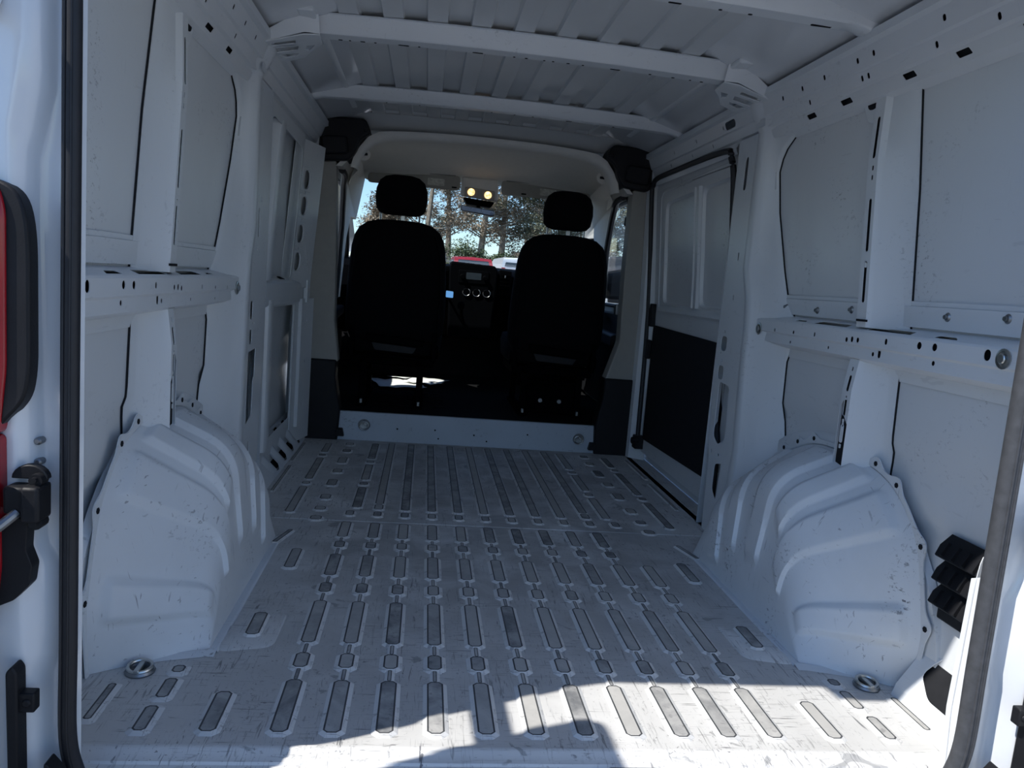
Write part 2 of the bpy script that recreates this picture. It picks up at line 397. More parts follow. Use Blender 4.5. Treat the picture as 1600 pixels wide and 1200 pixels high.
# rear latch plate in the sill
m = MB(); m.prism(rrect(0.17, -0.125, 0.10, 0.055, 0.006), lambda u, v, d: (u, v, d), -0.006, 0.004); obj('latch_plate', m, M['black'], floor, bevel=0.002)
# front upstand between cargo floor and cab
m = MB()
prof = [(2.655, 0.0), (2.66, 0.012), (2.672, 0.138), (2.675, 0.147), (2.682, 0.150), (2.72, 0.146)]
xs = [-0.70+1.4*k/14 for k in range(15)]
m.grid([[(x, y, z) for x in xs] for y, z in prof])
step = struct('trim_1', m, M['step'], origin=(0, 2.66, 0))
for x, z in ((-.38, .07), (-.18, .075), (-.16, .03), (.03, .06), (.32, .08), (.1, .03)):
    m = MB(); m.lathe([(0.0001, -.004), (0.004, -.004), (0.0045, 0), (0.0001, 0.0005)], (x, 2.662, z), 'Y', 8); obj('screw_hole', m, M['cavity'], step)

# ---------------------------------------------------------------- side walls
SKIN = [(0.0, 0.93), (0.26, 0.955), (0.38, 0.962), (0.41, 0.950), (0.53, 0.953), (0.56, 0.943), (0.75, 0.937), (0.86, 0.932), (1.20, 0.922), (1.46, 0.905), (1.56, 0.885), (1.66, 0.80)]
def skx(z): return lin(z, SKIN)
ZS = [-0.02, 0.1, 0.2, 0.26, 0.32, 0.38, 0.41, 0.47, 0.53, 0.56, 0.65, 0.75, 0.86, 0.95, 1.05, 1.2, 1.33, 1.46, 1.56, 1.66]
def small_holes(lst): return [rrect(a, b, w_, h_, min(w_, h_)/2*0.95, 3) for a, b, w_, h_ in lst]
def build_wall(s):
    side = 'right' if s > 0 else 'left'
    W = shell('wall_'+side)
    Y1 = 1.50 if s > 0 else 2.66
    X = lambda x: s*x
    # outer skin, split by its vertical joints into panels
    segs = [(-0.13, 0.52), (0.52, Y1)] if s > 0 else [(-0.13, 0.42), (0.42, 1.30), (1.30, Y1)]
    for a, b in segs:
        m = MB(); yy = [a+(b-a)*k/6 for k in range(7)]
        m.grid([[(X(skx(z)), y, z) for y in yy] for z in ZS]); obj('outer_skin', m, M['panel'], W, smooth=60)
    R0 = 0.015; CX = 1.10
    # belt rail
    def rail(y0, y1, x0, z0, z1, holes, slots, screws=()):
        m = MB(); zm = (z0+z1)/2
        m.plate([(y0, zm), (y1, zm), (y1, z1), (y0, z1)], small_holes([h for h in holes if h[1] > zm]), lambda u, v, d: (X(x0+d), u, v))
        m.plate([(y0, z0), (y1, z0), (y1, zm-0.006), (y0, zm-0.006)], small_holes([h for h in holes if h[1] <= zm]), lambda u, v, d: (X(x0+0.008+d), u, v))
        m.grid([[(X(x0), y, zm) for y in (y0, y1)], [(X(x0+0.008), y, zm-0.006) for y in (y0, y1)]])
        m.grid([[(X(x0), y, z1) for y in (y0, y1)], [(X(x0+0.003), y, z1+0.005) for y in (y0, y1)], [(X(x0+0.01), y, z1+0.008) for y in (y0, y1)]])
        m.plate([(y0, x0+0.01), (y1, x0+0.01), (y1, skx(.86)-.004), (y0, skx(.86)-.004)], slots,
                lambda u, v, d: (X(v), u, z1+0.008+(v-x0-0.01)*0.30-d))
        m.grid([[(X(x0+0.008), y, z0) for y in (y0, y1)], [(X(x0+0.016), y, z0-0.006) for y in (y0, y1)], [(X(skx(.7)-.01), y, z0-0.016) for y in (y0, y1)],
                [(X(skx(.7)-.004), y, z0-0.045) for y in (y0, y1)]])
        q = MB(); q.grid([[(X(x0+.020), y, z0+.002) for y in (y0, y1)], [(X(x0+.012), y, z1+.001) for y in (y0, y1)], [(X(skx(.86)-.006), y, z1+.008) for y in (y0, y1)]]); obj('rail_hollow_shade', q, M['cavity'], W)  # dark sheet stands in for the shade inside the rail
        o = obj('belt_rail', m, M['paint'], W, smooth=30)
        m = MB(); ub = skx(.87)-.006
        m.plate([(y0, z1+0.026), (y1, z1+0.026), (y1, z1+0.078), (y0, z1+0.078)], [], lambda u, v, d: (X(ub-(v-.87)*.03-d), u, v), 0.003)
        m.plate([(y0, z1+0.078), (y1, z1+0.078), (y1, z1+0.090), (y0, z1+0.090)], [], lambda u, v, d: (X(ub-(v-.87)*.03+.003-d), u, v), 0.002)
        st = obj('panel_strip', m, M['paint'], W, bevel=0.0015)
        for y, z in screws:
            m = MB(); m.lathe([(0.011, .003), (0.011, 0), (0.0075, -.004), (0.0055, -.004), (0.005, -.009), (0.0001, -.009)], (0, 0, 0), 'X', 12)
            if s < 0: bmesh.ops.scale(m.bm, verts=m.bm.verts, vec=(-1, 1, 1))
            bmesh.ops.translate(m.bm, verts=m.bm.verts, vec=(X(ub-.004), y, z)); obj('screw', m, M['dullsteel'], W)
        return o
    H1 = [(1.036, .803, .012, .012), (.905, .805, .012, .012), (.773, .808, .010, .014), (.596, .807, .014, .014), (.569, .810, .014, .016), (.541, .810, .014, .014), (.414, .816, .012, .016),
          (.282, .818, .018, .018), (.227, .819, .018, .018), (.06, .818, .020, .024), (.934, .772, .010, .010), (.700, .776, .010, .010), (.476, .779, .012, .012), (.448, .782, .014, .022), (.235, .782, .012, .012)]
    sl_ = [rpoly([(.62, .884), (.81, .884), (.80, .911), (.635, .911)], .006), rpoly([(.335, .884), (.525, .884), (.52, .911), (.35, .911)], .006), rpoly([(.17, .886), (.25, .886), (.255, .905), (.2, .905)], .004),
           rpoly([(.86, .889), (.93, .889), (.93, .902), (.88, .902)], .004)]
    rail(-0.12, 1.19, 0.875, 0.762, 0.832, H1, sl_, [(1.069, .882), (.862, .879), (.671, .889), (.48, .893), (.263, .889), (.077, .895)] if s > 0 else [])
    for y in (1.155, 0.012):
        m = MB(); m.lathe([(0.021, 0.0), (0.021, -.002), (0.016, -.003), (0.0145, .004), (0.0001, .004)], (0, 0, 0), 'X', 16)
        m.lathe([(0.011, -.0005), (0.011, -.006), (0.009, -.008), (0.0001, -.008)], (0, 0, 0), 'X', 10)
        if s < 0: bmesh.ops.scale(m.bm, verts=m.bm.verts, vec=(-1, 1, 1))
        bmesh.ops.translate(m.bm, verts=m.bm.verts, vec=(X(.874), y, .80 if y > .1 else .815)); obj('anchor_ring', m, M['steel'], W)
    # ribs: hat sections with a slotted side flange
    def rib(ya, yb, za, zb, xa, xb, fl, holes, name, yshift=0.0, foot=0.0):
        """face between ya..yb, x from xa (bottom) to xb (top), flange of width fl towards the front"""
        n = 14; rows = []
        for k in range(n+1):
            z = za+(zb-za)*k/n; t = k/n
            x = xa+(xb-xa)*t+0.012*max(0, t-.72)/.28
            d = yshift*(t-0.5)+foot*max(0, .25-t)/.25
            rows.append([(X(skx(z)-.0055), ya-0.028+d, z), (X(skx(z)-.009), ya-0.006+d, z), (X(skx(z)-.012), ya+0.004+d, z), (X(x+.012), yb-.014+d, z), (X(x+.003), yb-.004+d, z), (X(x), yb+d, z)])
        q = MB(); q.grid([[(X(skx(r[0][2])-.001), r[0][1]-.0025, r[0][2]), (X(skx(r[0][2])-.005), r[0][1]-.0005, r[0][2])] for r in rows]); obj('joint_gap_shade', q, M['cavity'], W)  # dark strip painted as the shadow in the open flange gap
        xf = lambda v: xa+(xb-xa)*((v-za)/(zb-za))+0.012*max(0, (v-za)/(zb-za)-.72)/.28
        yo = lambda v: yshift*((v-za)/(zb-za)-0.5)+foot*max(0, .25-(v-za)/(zb-za))/.25
        m = MB(); m.grid(rows)
        zs_ = [za+(zb-za)*k/n for k in range(n+1)]
        m.plate([(yb, z) for z in zs_]+[(yb+fl, z) for z in zs_[::-1]], holes, lambda u, v, d: (X(xf(v)+.002*(u-yb)/fl+d), u+yo(v), v), 0.002)
        m.grid([[(X(xf(z)+.002), yb+fl+yo(z), z) for z in zs_], [(X(xf(z)+.006), yb+fl+.004+yo(z), z) for z in zs_], [(X(skx(z)-.003), yb+fl+.012+yo(z), z) for z in zs_]])
        q = MB(); q.grid([[(X(xf(z)+.008), yb+.002+yo(z), z) for z in zs_], [(X(xf(z)+.009), yb+fl-.002+yo(z), z) for z in zs_]]); obj('rib_hollow_shade', q, M['cavity'], W)  # dark backing paints the inner shade behind the rib slots
        for zz_ in ((za+.018,) if za > .6 else (zb-.004,)):
            q = MB(); q.box((X(xf(zz_)-.001), yb+.018+yo(zz_), zz_), (.006, .045, .006)); obj('rib_foot_gap', q, M['cavity'], W)
        return obj(name, m, M['paint'], W, smooth=30)
    up = [rrect(.575, z, .016, h, .007) for z, h in ((1.345, .11), (1.115, .14), (.965, .11))]+[rrect(.575, z, .010, .014, .004) for z in (1.24, 1.265, 1.01)]
    rib(0.458, 0.552, 0.845, 1.462, 0.882, 0.872, 0.048, up, 'upper_rib', 0.055)
    lo = [rrect(.568, z, .015, h, .006) for z, h in ((.69, .045), (.625, .05), (.55, .05))]+[rrect(.568, z, .008, .012, .003) for z in (.73, .65, .585, .575, .515)]
    rib(0.455, 0.545, 0.44, 0.765, 0.880, 0.880, 0.048, lo, 'lower_rib', 0.0, -0.0)
    # keyhole notch at the head of the upper rib
    m = MB(); m.prism([(.60, 1.475), (.70, 1.475), (.695, 1.44), (.67, 1.40), (.64, 1.39), (.61, 1.40)], lambda u, v, d: (X(.893+d), u, v), 0, .004); obj('rib_gusset', m, M['paint'], W, bevel=.001)
    m = MB(); m.prism(rpoly([(.625, 1.478), (.68, 1.478), (.675, 1.43), (.63, 1.43)], .02), lambda u, v, d: (X(.892+d), u, v), -.001, .002); obj('rib_notch', m, M['cavity'], W)
    # cant rail along the roof edge: folded section with slots in its lowest face
    CA = [(0.905, 1.438), (0.878, 1.452), (0.868, 1.487), (0.858, 1.492), (0.846, 1.523), (0.838, 1.527), (0.822, 1.572), (0.806, 1.578), (0.806, 1.60)]
    yA, yB = -0.14, 2.64
    lows = [(.96, .062), (.76, .066), (.47, .058), (.275, .056), (.08, .05), (-.06, .05)] + ([(1.72, .03), (2.05, .03)] if s < 0 else [])
    row1 = [(1.09, 1.536), (.959, 1.540), (.826, 1.541), (.651, 1.545), (.576, 1.547), (.3, 1.55), (.1, 1.55)] + ([(1.6, 1.535), (1.9, 1.54), (2.2, 1.54)] if s > 0 else [])
    row2 = [(.943, 1.505), (.655, 1.508), (.625, 1.508), (.347, 1.508), (.15, 1.508)] + ([(1.75, 1.505), (2.0, 1.505), (2.3, 1.505)] if s > 0 else [])
    m = MB()
    for k, ((x0, z0), (x1, z1)) in enumerate(zip(CA, CA[1:])):
        L = math.hypot(x1-x0, z1-z0); ux, uz = (x1-x0)/L, (z1-z0)/L; nx, nz_ = uz, -ux
        ff = lambda u, v, d, x0=x0, z0=z0, ux=ux, uz=uz, nx=nx, nz_=nz_: (X(x0+ux*v+nx*d), u, z0+uz*v+nz_*d)
        hl = []
        if k == 0: hl = []
        if k == 1: hl = [rpoly([(y-l/2, L*.35), (y+l/2-.012, L*.35), (y+l/2, L*.8), (y-l/2+.012, L*.8)], .004) for y, l in lows]
        if k == 3: hl = [rrect(y, L*.5, .011, .016, .005) for y, z in row2]
        if k == 5:
            hl = [rrect(y, L*.5, .012, .015, .005) for y, z in row1]
            if s > 0: hl.append(rrect(1.53, L*.5, .10, .030, .014))
        m.plate([(yA, 0), (yB, 0), (yB, L), (yA, L)], hl, ff, 0.0015)
    obj('cant_rail', m, M['paint'], W, smooth=20)
    q = MB(); q.grid([[(X(x+.010), y, z+.003) for y in (yA, 1.40)] for x, z in CA[1:]]); obj('cant_rail_shade', q, M['cavity'], W)  # dark liner painted as the shade behind the cant rail slots
    # pillar between the arch and the front part: lofted section
    Ye = [(0.0, .93), (.36, .985), (.50, 1.035), (.56, 1.05), (.70, 1.048), (.75, 1.02), (.80, 1.0), (.86, 1.03), (.90, 1.075), (1.0, 1.125), (1.2, 1.205), (1.34, 1.225), (1.40, 1.195), (1.44, 1.12), (1.47, 1.0)]
    Yf = [(0.0, 1.24), (.22, 1.225), (.35, 1.20), (.42, 1.21), (.6, 1.225), (.80, 1.235), (.90, 1.25), (1.0, 1.30), (1.3, 1.30), (1.5, 1.30), (1.6, 1.30)]
    rows = []
    zz = [0, .1, .2, .28, .36, .43, .50, .56, .63, .70, .75, .80, .86, .90, .95, 1.0, 1.1, 1.2, 1.28, 1.34, 1.38, 1.41, 1.44, 1.46, 1.48]
    zt_ = [1.50, 1.525, 1.55, 1.572]
    CX_ = [(1.438, .905), (1.452, .878), (1.487, .868), (1.492, .858), (1.523, .846), (1.527, .838), (1.572, .822), (1.60, .806)]
    gap_ = []
    for z in zz+zt_:
        e, q = lin(z, Ye), lin(z, Yf); sk_ = skx(z); c_ = min(.853, lin(z, CX_)-.013) if z > 1.44 else .853; dl = c_-.853
        wv = 0.006*math.sin(z*23) if .3 < z < .75 else 0
        if z > 1.45: e = max(e, 1.0+(z-1.45)*2.0); sk_ = lin(z, CX_)+.006
        gap_.append([(X(sk_-.001), e-.0065, z), (X(sk_-.005), e-.004, z)])
        h_ = min(1, max(0, (z-1.44)/.06)); fl_ = .888*(1-h_)+(lin(z, CX_)+.004)*h_; f2_ = .876*(1-h_)+(lin(z, CX_)-.002)*h_
        rows.append([(X(sk_-.0055), e-.004, z), (X(sk_-.012*(z < 1.45)), e+.002, z), (X(sk_-.018*(z < 1.45)), min(e+.02, q-.08), z), (X(fl_), min(q-.07, e+.06)+wv, z), (X(f2_), q-.062+wv, z), (X(.858+dl), q-.045, z), (X(.853+dl), q-.03, z), (X(.851+dl), q, z), (X(.854+dl), q+.006, z), (X(.88+dl), q+.03, z)])
    m = MB(); m.grid(rows); pil = obj('pillar', m, M['paint'], W, smooth=50)
    q = MB(); q.grid(gap_[:-6]); obj('joint_gap_shade', q, M['cavity'], W)  # same painted gap shadow along the pillar's rear flange
    m = MB(); m.grid([[(X(x), y, z) for x, z in ((.838, 1.49), (.836, 1.515), (.834, 1.517))] for y in (1.225, 1.295)]); m.grid([[(X(.843), y, 1.505), (X(.8405), y, 1.506)] for y in (1.235, 1.30)]); obj('pillar_head', m, M['paint'], W)
    # inner face of the pillar with its openings
    yin = 1.47 if s > 0 else 1.50
    out = [(lin(z, Yf)+.004, z) for z in zz]
    out += [(yin, 1.48), (yin-.01, 1.0), (yin-.005, .75), (yin, .58), (yin-.02, .48), (yin-.03, .36), (yin-.05, .28), (yin-.06, 0.0)]
    if s > 0: hs = [rrect(1.40, .725, .055, .055, .016), rrect(1.40, .615, .055, .052, .016), rpoly([(1.30, .575), (1.40, .58), (1.40, .37), (1.35, .345), (1.285, .38)], .018), rpoly([(1.29, .285), (1.355, .27), (1.355, .17), (1.31, .14)], .015)]+small_holes(
        [(1.36, .90, .012, .02), (1.36, 1.05, .014, .03), (1.40, .77, .01, .012), (1.40, .66, .012, .012), (1.42, .69, .01, .01), (1.33, .31, .012, .012), (1.40, .31, .012, .016), (1.38, 1.35, .03, .12)])
    else: hs = [rrect(1.275, .725, .040, .062, .016), rrect(1.275, .635, .040, .05, .014), rpoly([(1.25, .585), (1.36, .59), (1.355, .49), (1.335, .48), (1.33, .36), (1.245, .335)], .012), rrect(1.30, .245, .03, .05, .01)]+small_holes(
        [(1.34, 1.02, .02, .10), (1.34, 1.10, .012, .03), (1.37, 1.10, .012, .02), (1.31, .68, .02, .006), (1.33, .93, .012, .012)])
    m = MB(); m.plate(out, hs, lambda u, v, d: (X(.853+d), u, v), 0.0025); obj('pillar_plate', m, M['paint'], W, smooth=30)
    m = MB(); m.grid([[(X(.91), 1.245, .1), (X(.91), 1.48, .1)], [(X(.91), 1.245, 1.45), (X(.91), 1.48, 1.45)]])
    m.grid([[(X(.91), 1.245, .1), (X(.87), 1.245, .1)], [(X(.91), 1.245, 1.45), (X(.87), 1.245, 1.45)]])
    obj('pillar_cavity', m, M['brown'] if s < 0 else M['panel'], W)
    m = MB(); m.grid([[(X(.853), yin, 0), (X(.853), yin, 1.5)], [(X(.90), yin+.015, 0), (X(.90), yin+.015, 1.5)]]); obj('pillar_return', m, M['paint'], W)
    # upper frame strip above the panel openings
    m = MB(); m.grid([[(X(skx(1.40)-.003), y, 1.395+.06*(abs(y-.8)/.5)**4*0) for y in (-.12, .5, 1.2)], [(X(skx(1.42)-.012), y, 1.42) for y in (-.12, .5, 1.2)], [(X(.903), y, 1.44) for y in (-.12, .5, 1.2)]])
    # rear corner of the lower wall
    return W
wr = build_wall(1); wl = build_wall(-1)
for s, W in ((1, wr), (-1, wl)):
    m = MB(); m.grid([[(s*x, y, z) for y in (-.18, 1.4, 2.76)] for x, z in ((.935, 1.40), (.92, 1.50), (.90, 1.60), (.86, 1.69))]); obj('roof_edge', m, M['gloss'], W)
    m = MB(); m.grid([[(s*x, y, z) for z in (-.02, .8, 1.45, 1.66)] for x, y in ((.945, 2.60), (.93, 2.78))]); obj('body_side', m, M['paint'], W)
    m = MB(); m.grid([[(s*(x-.035*max(0, z-.8)), y, z) for z in (-.02, .42, .8, 1.2, 1.40, 1.64)] for x, y in ((.945, 2.55), (.872, 2.60), (.862, 2.66))]); obj('body_side', m, M['paint'], W)

# ---------------------------------------------------------------- roof
def rz(x, base=1.655): return base+0.022*(1-(x/0.86)**2)
ceiling = shell('ceiling')
SW = [-0.637+0.137*k for k in range(10)]
def roof_panel(y0, y1, e0, e1):
    """corrugated sheet between two bows; the pressings fade out by e0/e1 before the ends"""
    xs = [-0.86, -0.80, -0.74]
    prof = {}
    for c in SW:
        for dx, k in ((-.038, 0), (-.033, 1), (.033, 1), (.038, 0)): xs.append(c+dx); prof[round(c+dx, 4)] = k
    xs += [0.74, 0.80, 0.86]; xs = sorted(xs)
    ysl = [(y0, 1), (y1, 1)] if e1 < .1 else [(y0, 1), (y1-e1-.02, 1), (y1-e1, 0), (y1, 0)]
    m = MB(); m.grid([[(x, y, rz(x)-(0.03 if abs(x) > .83 else 0.006 if abs(x) > .78 else 0)+0.013*k*prof.get(round(x, 4), 0)) for x in xs] for y, k in ysl])
    obj('roof_panel', m, M['roof'], ceiling, smooth=25)
for a, b, e0, e1 in ((-0.16, 0.545, .03, .02), (0.545, 1.185, .02, .02), (1.185, 2.08, .02, .02), (2.08, 2.72, .02, .11)): roof_panel(a, b, e0, e1)
m = MB(); m.grid([[(x, y, rz(x)+0.03 if abs(x) < .86 else 1.60) for x in [-.90, -.86+0, -.5, 0, .5, .86, .90]] for y in (-.20, 1.2, 2.75)]); obj('outer_roof', m, M['gloss'], ceiling)
def bow(y, ends, wid, zt, droop, holes, name='roof_bow'):
    """hat-section roof bow running across, ends curving down to the cant rails"""
    n = 40; rows = []; fh = 1.6535-zt
    path = []
    for k in range(n+1):
        x = -ends+2*ends*k/n; e = max(0, (abs(x)-(ends-droop))/droop) if droop > 0 else 0
        path.append((x, zt+0.020*(1-(x/.86)**2)-(0.055*(1-math.sqrt(max(0, 1-e*e))) if droop > 0 else 0)))
    for x, z in path:
        rows.append([(x, y-wid/2-.020, z+fh+.001), (x, y-wid/2-.006, z+fh), (x, y-wid/2+.004, z+.006), (x, y-wid/2+.011, z), (x, y+wid/2-.011, z), (x, y+wid/2-.004, z+.006), (x, y+wid/2+.006, z+fh), (x, y+wid/2+.020, z+fh+.001)])
    m = MB(); m.grid(rows); o = obj(name, m, M['paint'], ceiling, smooth=40)
    for hx, hw in holes:
        zz_ = zt+0.020*(1-(hx/.86)**2)
        q = MB(); q.prism(rrect(hx, y+wid/2-.016, hw, .009, .0044, 3), lambda u, v, d: (u, v, zz_+d), -.0008, .002); obj('bow_slot', q, M['cavity'], o)
    return o
HB = [(-.60, .014), (-.57, .007), (-.53, .016), (-.49, .008), (-.40, .035), (-.35, .008), (-.16, .035), (-.04, .008), (0.0, .01), (.06, .008), (.09, .008), (.14, .012), (.19, .008), (.30, .035), (.42, .01), (.50, .012), (.56, .008), (.60, .012)]
bow(1.21, 0.72, 0.078, 1.600, 0.0, HB)
bow(2.10, 0.852, 0.062, 1.604, 0.09, [(x*1.02, w_*.8) for x, w_ in HB[3:-2:2]])
bow(0.585, 0.852, 0.072, 1.602, 0.10, [(x, w_) for x, w_ in HB[2:-2]]+[(.70, .07)])
bow(-0.10, 0.852, 0.10, 1.560, 0.10, [])
# adhesive pads that leave dark slits between bow and panel
# corner brackets of the middle bow, cast with openings
for s in (-1, 1):
    X = lambda x: s*x
    m = MB()
    out = [(.655, 1.165), (.70, 1.155), (.845, 1.20), (.848, 1.36), (.80, 1.43), (.735, 1.40), (.70, 1.33), (.66, 1.265)]
    hs = [rpoly([(.735, 1.205), (.81, 1.215), (.815, 1.245), (.74, 1.238)], .006), rpoly([(.735, 1.265), (.815, 1.272), (.815, 1.318), (.745, 1.312)], .006), rpoly([(.745, 1.34), (.81, 1.345), (.795, 1.385), (.76, 1.375)], .006),
          rpoly([(.685, 1.27), (.71, 1.265), (.72, 1.31), (.71, 1.325)], .006)]
    zf = lambda u: 1.598-0.035*max(0, (u-.67)/.18)
    m.plate(out, hs, lambda u, v, d: (X(u), v, zf(u)+d), 0.004)
    br = obj('bow_bracket', m, M['paint'], ceiling, bevel=.0015)
    m = MB(); m.grid([[(X(.655), 1.165, 1.602), (X(.70), 1.155, 1.600), (X(.845), 1.20, 1.566)], [(X(.66), 1.15, 1.66), (X(.705), 1.13, 1.655), (X(.85), 1.19, 1.585)]])
    m.grid([[(X(.735), 1.254, 1.588), (X(.815), 1.262, 1.571)], [(X(.735), 1.254, 1.61), (X(.815), 1.262, 1.60)]])
    m.grid([[(X(.735), 1.328, 1.588), (X(.815), 1.334, 1.571)], [(X(.735), 1.328, 1.61), (X(.815), 1.334, 1.60)]])
    obj('bracket_web', m, M['paint'], ceiling)
    m = MB(); m.box((X(.69), 1.12, 1.648), (.05, .09, .018)); obj('roof_tab', m, M['paint'], ceiling, bevel=.006)
    m = MB(); m.grid([[(X(x), y, z) for x, z in ((.705, 1.664), (.695, 1.652), (.675, 1.648), (.66, 1.652), (.65, 1.668))] for y in (1.26, 1.7, 2.06, 2.14, 2.46)]); obj('roof_stiffener', m, M['paint'], ceiling, smooth=60)
# front header above the cab
m = MB(); m.grid([[(x, 2.595, rz(x)-.004) for x in (-.86, -.4, 0, .4, .86)], [(x, 2.65, rz(x)-.022) for x in (-.86, -.4, 0, .4, .86)], [(x, 2.74, rz(x)-.060) for x in (-.86, -.4, 0, .4, .86)]])
obj('front_header', m, M['roof'], ceiling)

# ---------------------------------------------------------------- side wall opposite the sliding door, front part
def front_left():
    X = lambda x: -x
    def lean(z): return lin(z, [(0, .895), (.8, .890), (1.0, .880), (1.45, .852)])
    # frame plate with its openings above and below the belt, and the angled column of oval holes at its front
    out = [(1.46, .80), (2.235, .78), (2.215, 1.46), (1.48, 1.46)]
    win = rpoly([(1.50, .83), (2.20, .82), (2.19, 1.40), (1.50, 1.41)], .05)
    m = MB(); m.plate(out, [win], lambda u, v, d: (X(lean(v)+d), u, v), .002); obj('front_frame', m, M['paint'], wl, smooth=30)
    cl = lambda u, v, d: (X(.936-.275*u-.038*max(0, v-.85)/.5+d), 2.22+.955*u, v)
    hs = [rrect(.150, z, .062, .085, .030, 5) for z in (1.285, 1.165, 1.035, .905)]
    sm_ = small_holes([(.150, z, .014, .013) for z in (1.225, 1.10, .97)]+[(.182, z, .008, .007) for z in (1.235, 1.213, .98, .958)]+[(.118, z, .007, .006) for z in (1.222, .966)]+[(.19, 1.335, .01, .01), (.105, .88, .012, .012)])
    m = MB(); m.plate([(0, .80), (.315, .78), (.315, 1.46), (0, 1.46)], hs+sm_, cl, .003); obj('oval_column', m, M['paint'], wl, smooth=30)
    for z in (1.285, 1.165, 1.035, .905):     # raised pad round each oval
        m = MB(); m.plate(rrect(.150, z, .112, .108, .012, 3), [rrect(.150, z, .064, .087, .031, 5)], lambda u, v, d: cl(u, v, d-.003), .003); obj('oval_surround', m, M['paint'], wl, bevel=.001)
    m = MB(); m.grid([[cl(.315, z, 0), cl(.322, z, .01), (X(.90), 2.62, z)] for z in (.78, .85, 1.0, 1.2, 1.46)]); obj('column_return', m, M['paint'], wl)
    m = MB(); m.grid([[cl(.01, .8, .04), cl(.30, .8, .04)], [cl(.01, 1.45, .04), cl(.30, 1.45, .04)]]); obj('column_back', m, M['paint'], wl)
    out = [(1.47, .02), (2.42, .02), (2.41, .73), (1.47, .74)]
    w1 = rpoly([(1.50, .26), (1.62, .24), (1.62, .71), (1.50, .71)], .03); w2 = rpoly([(1.80, .16), (2.34, .16), (2.34, .705), (1.80, .71)], .015)
    m = MB(); m.plate(out, [w1, w2]+small_holes([(1.66, .2, .03, .12)]), lambda u, v, d: (X(.895+d), u, v), .002); obj('front_frame', m, M['paint'], wl, smooth=30)
    pl = lambda u, v, d: (X(.892-.22*u+d), 2.36+.975*u, v)
    m = MB(); m.plate([(0, .02), (.25, .02), (.25, .73), (0, .73)], small_holes([(.16, z, .014, .014) for z in (.62, .42, .2)]), pl, .003); o_ = obj('front_post', m, M['paint'], wl)
    m = MB(); m.grid([[pl(u, z, d) for z in (.1, .73)] for u, d in ((.055, 0), (.065, -.012), (.10, -.012), (.11, 0))]); obj('post_bead', m, M['paint'], wl)
    # ribs
    for za, zb, xa, xb, yc, nm in ((.82, 1.425, .878, .853, 1.70, 'upper_rib'), (.14, .745, .872, .872, 1.72, 'lower_rib')):
        m = MB(); rows = []
        for k in range(9):
            z = za+(zb-za)*k/8; x = xa+(xb-xa)*k/8; d = .05*(k/8-.5) if za > .5 else 0
            rows.append([(X(.92), yc-.06+d, z), (X(x+.004), yc-.045+d, z), (X(x), yc-.038+d, z), (X(x), yc+.038+d, z), (X(x+.004), yc+.045+d, z), (X(.92), yc+.055+d, z)])
        m.grid(rows); m.face([m.v(p) for p in rows[-1]]); obj(nm, m, M['paint'], wl, smooth=30)
    # belt rail
    m = MB(); P = [(.925, .842), (.885, .822), (.876, .812), (.874, .80), (.876, .728), (.89, .715), (.92, .712)]
    m.grid([[(X(x), y, z-(y-1.45)*.012) for x, z in P] for y in (1.45, 1.8, 2.1, 2.50)]); r = obj('belt_rail', m, M['paint'], wl, smooth=30)
    for y in (1.62, 1.98):
        m = MB(); m.prism(rpoly([(y, .893), (y+.11, .893), (y+.09, .912), (y+.02, .912)], .004), lambda u, v, d: (X(v), u, .8265+(v-.885)*.5-(u-1.45)*.012+d), -.001, .001); obj('rail_slot', m, M['cavity'], wl)
    m = MB(); m.box((X(.862), 2.50, .765), (.02, .03, .11)); obj('rail_end', m, M['paint'], wl, bevel=.003)
    # kick step with four scoop vents
    def stf(u, v, d): return (X(.935-.085*v+d*.5), u, .150-.150*v-d*.5)
    m = MB(); hs = []
    for k in range(4):
        y = 1.93+k*.183
        hs.append(rpoly([(y-.155, .10), (y-.085, .06), (y+.035, .82), (y+.005, .95), (y-.05, .90)], .035))
    m.plate([(1.50, 0), (2.62, 0), (2.62, 1), (1.50, 1)], hs, stf, .002); obj('kick_step', m, M['paint'], wl)
    m = MB(); m.grid([[stf(1.5, 0, .03), stf(2.62, 0, .03)], [stf(1.5, 1.1, .03), stf(2.62, 1.1, .03)]]); obj('kick_shade', m, M['cavity'], wl)  # dark sheet painted as shade behind the scoop vents
    for k in range(4):
        y = 1.93+k*.183; m = MB(); rows = []
        for i in range(9):
            t = i/8; yc = y-.20+.13*t; rows.append([stf(yc-.045+.09*j/6, .05+.85*t, -.020*math.sin(PI*j/6)*math.sin(PI*min(1, t*.9+.15))) for j in range(7)])
        m.grid(rows); obj('scoop', m, M['paint'], wl, smooth=80)
front_left()

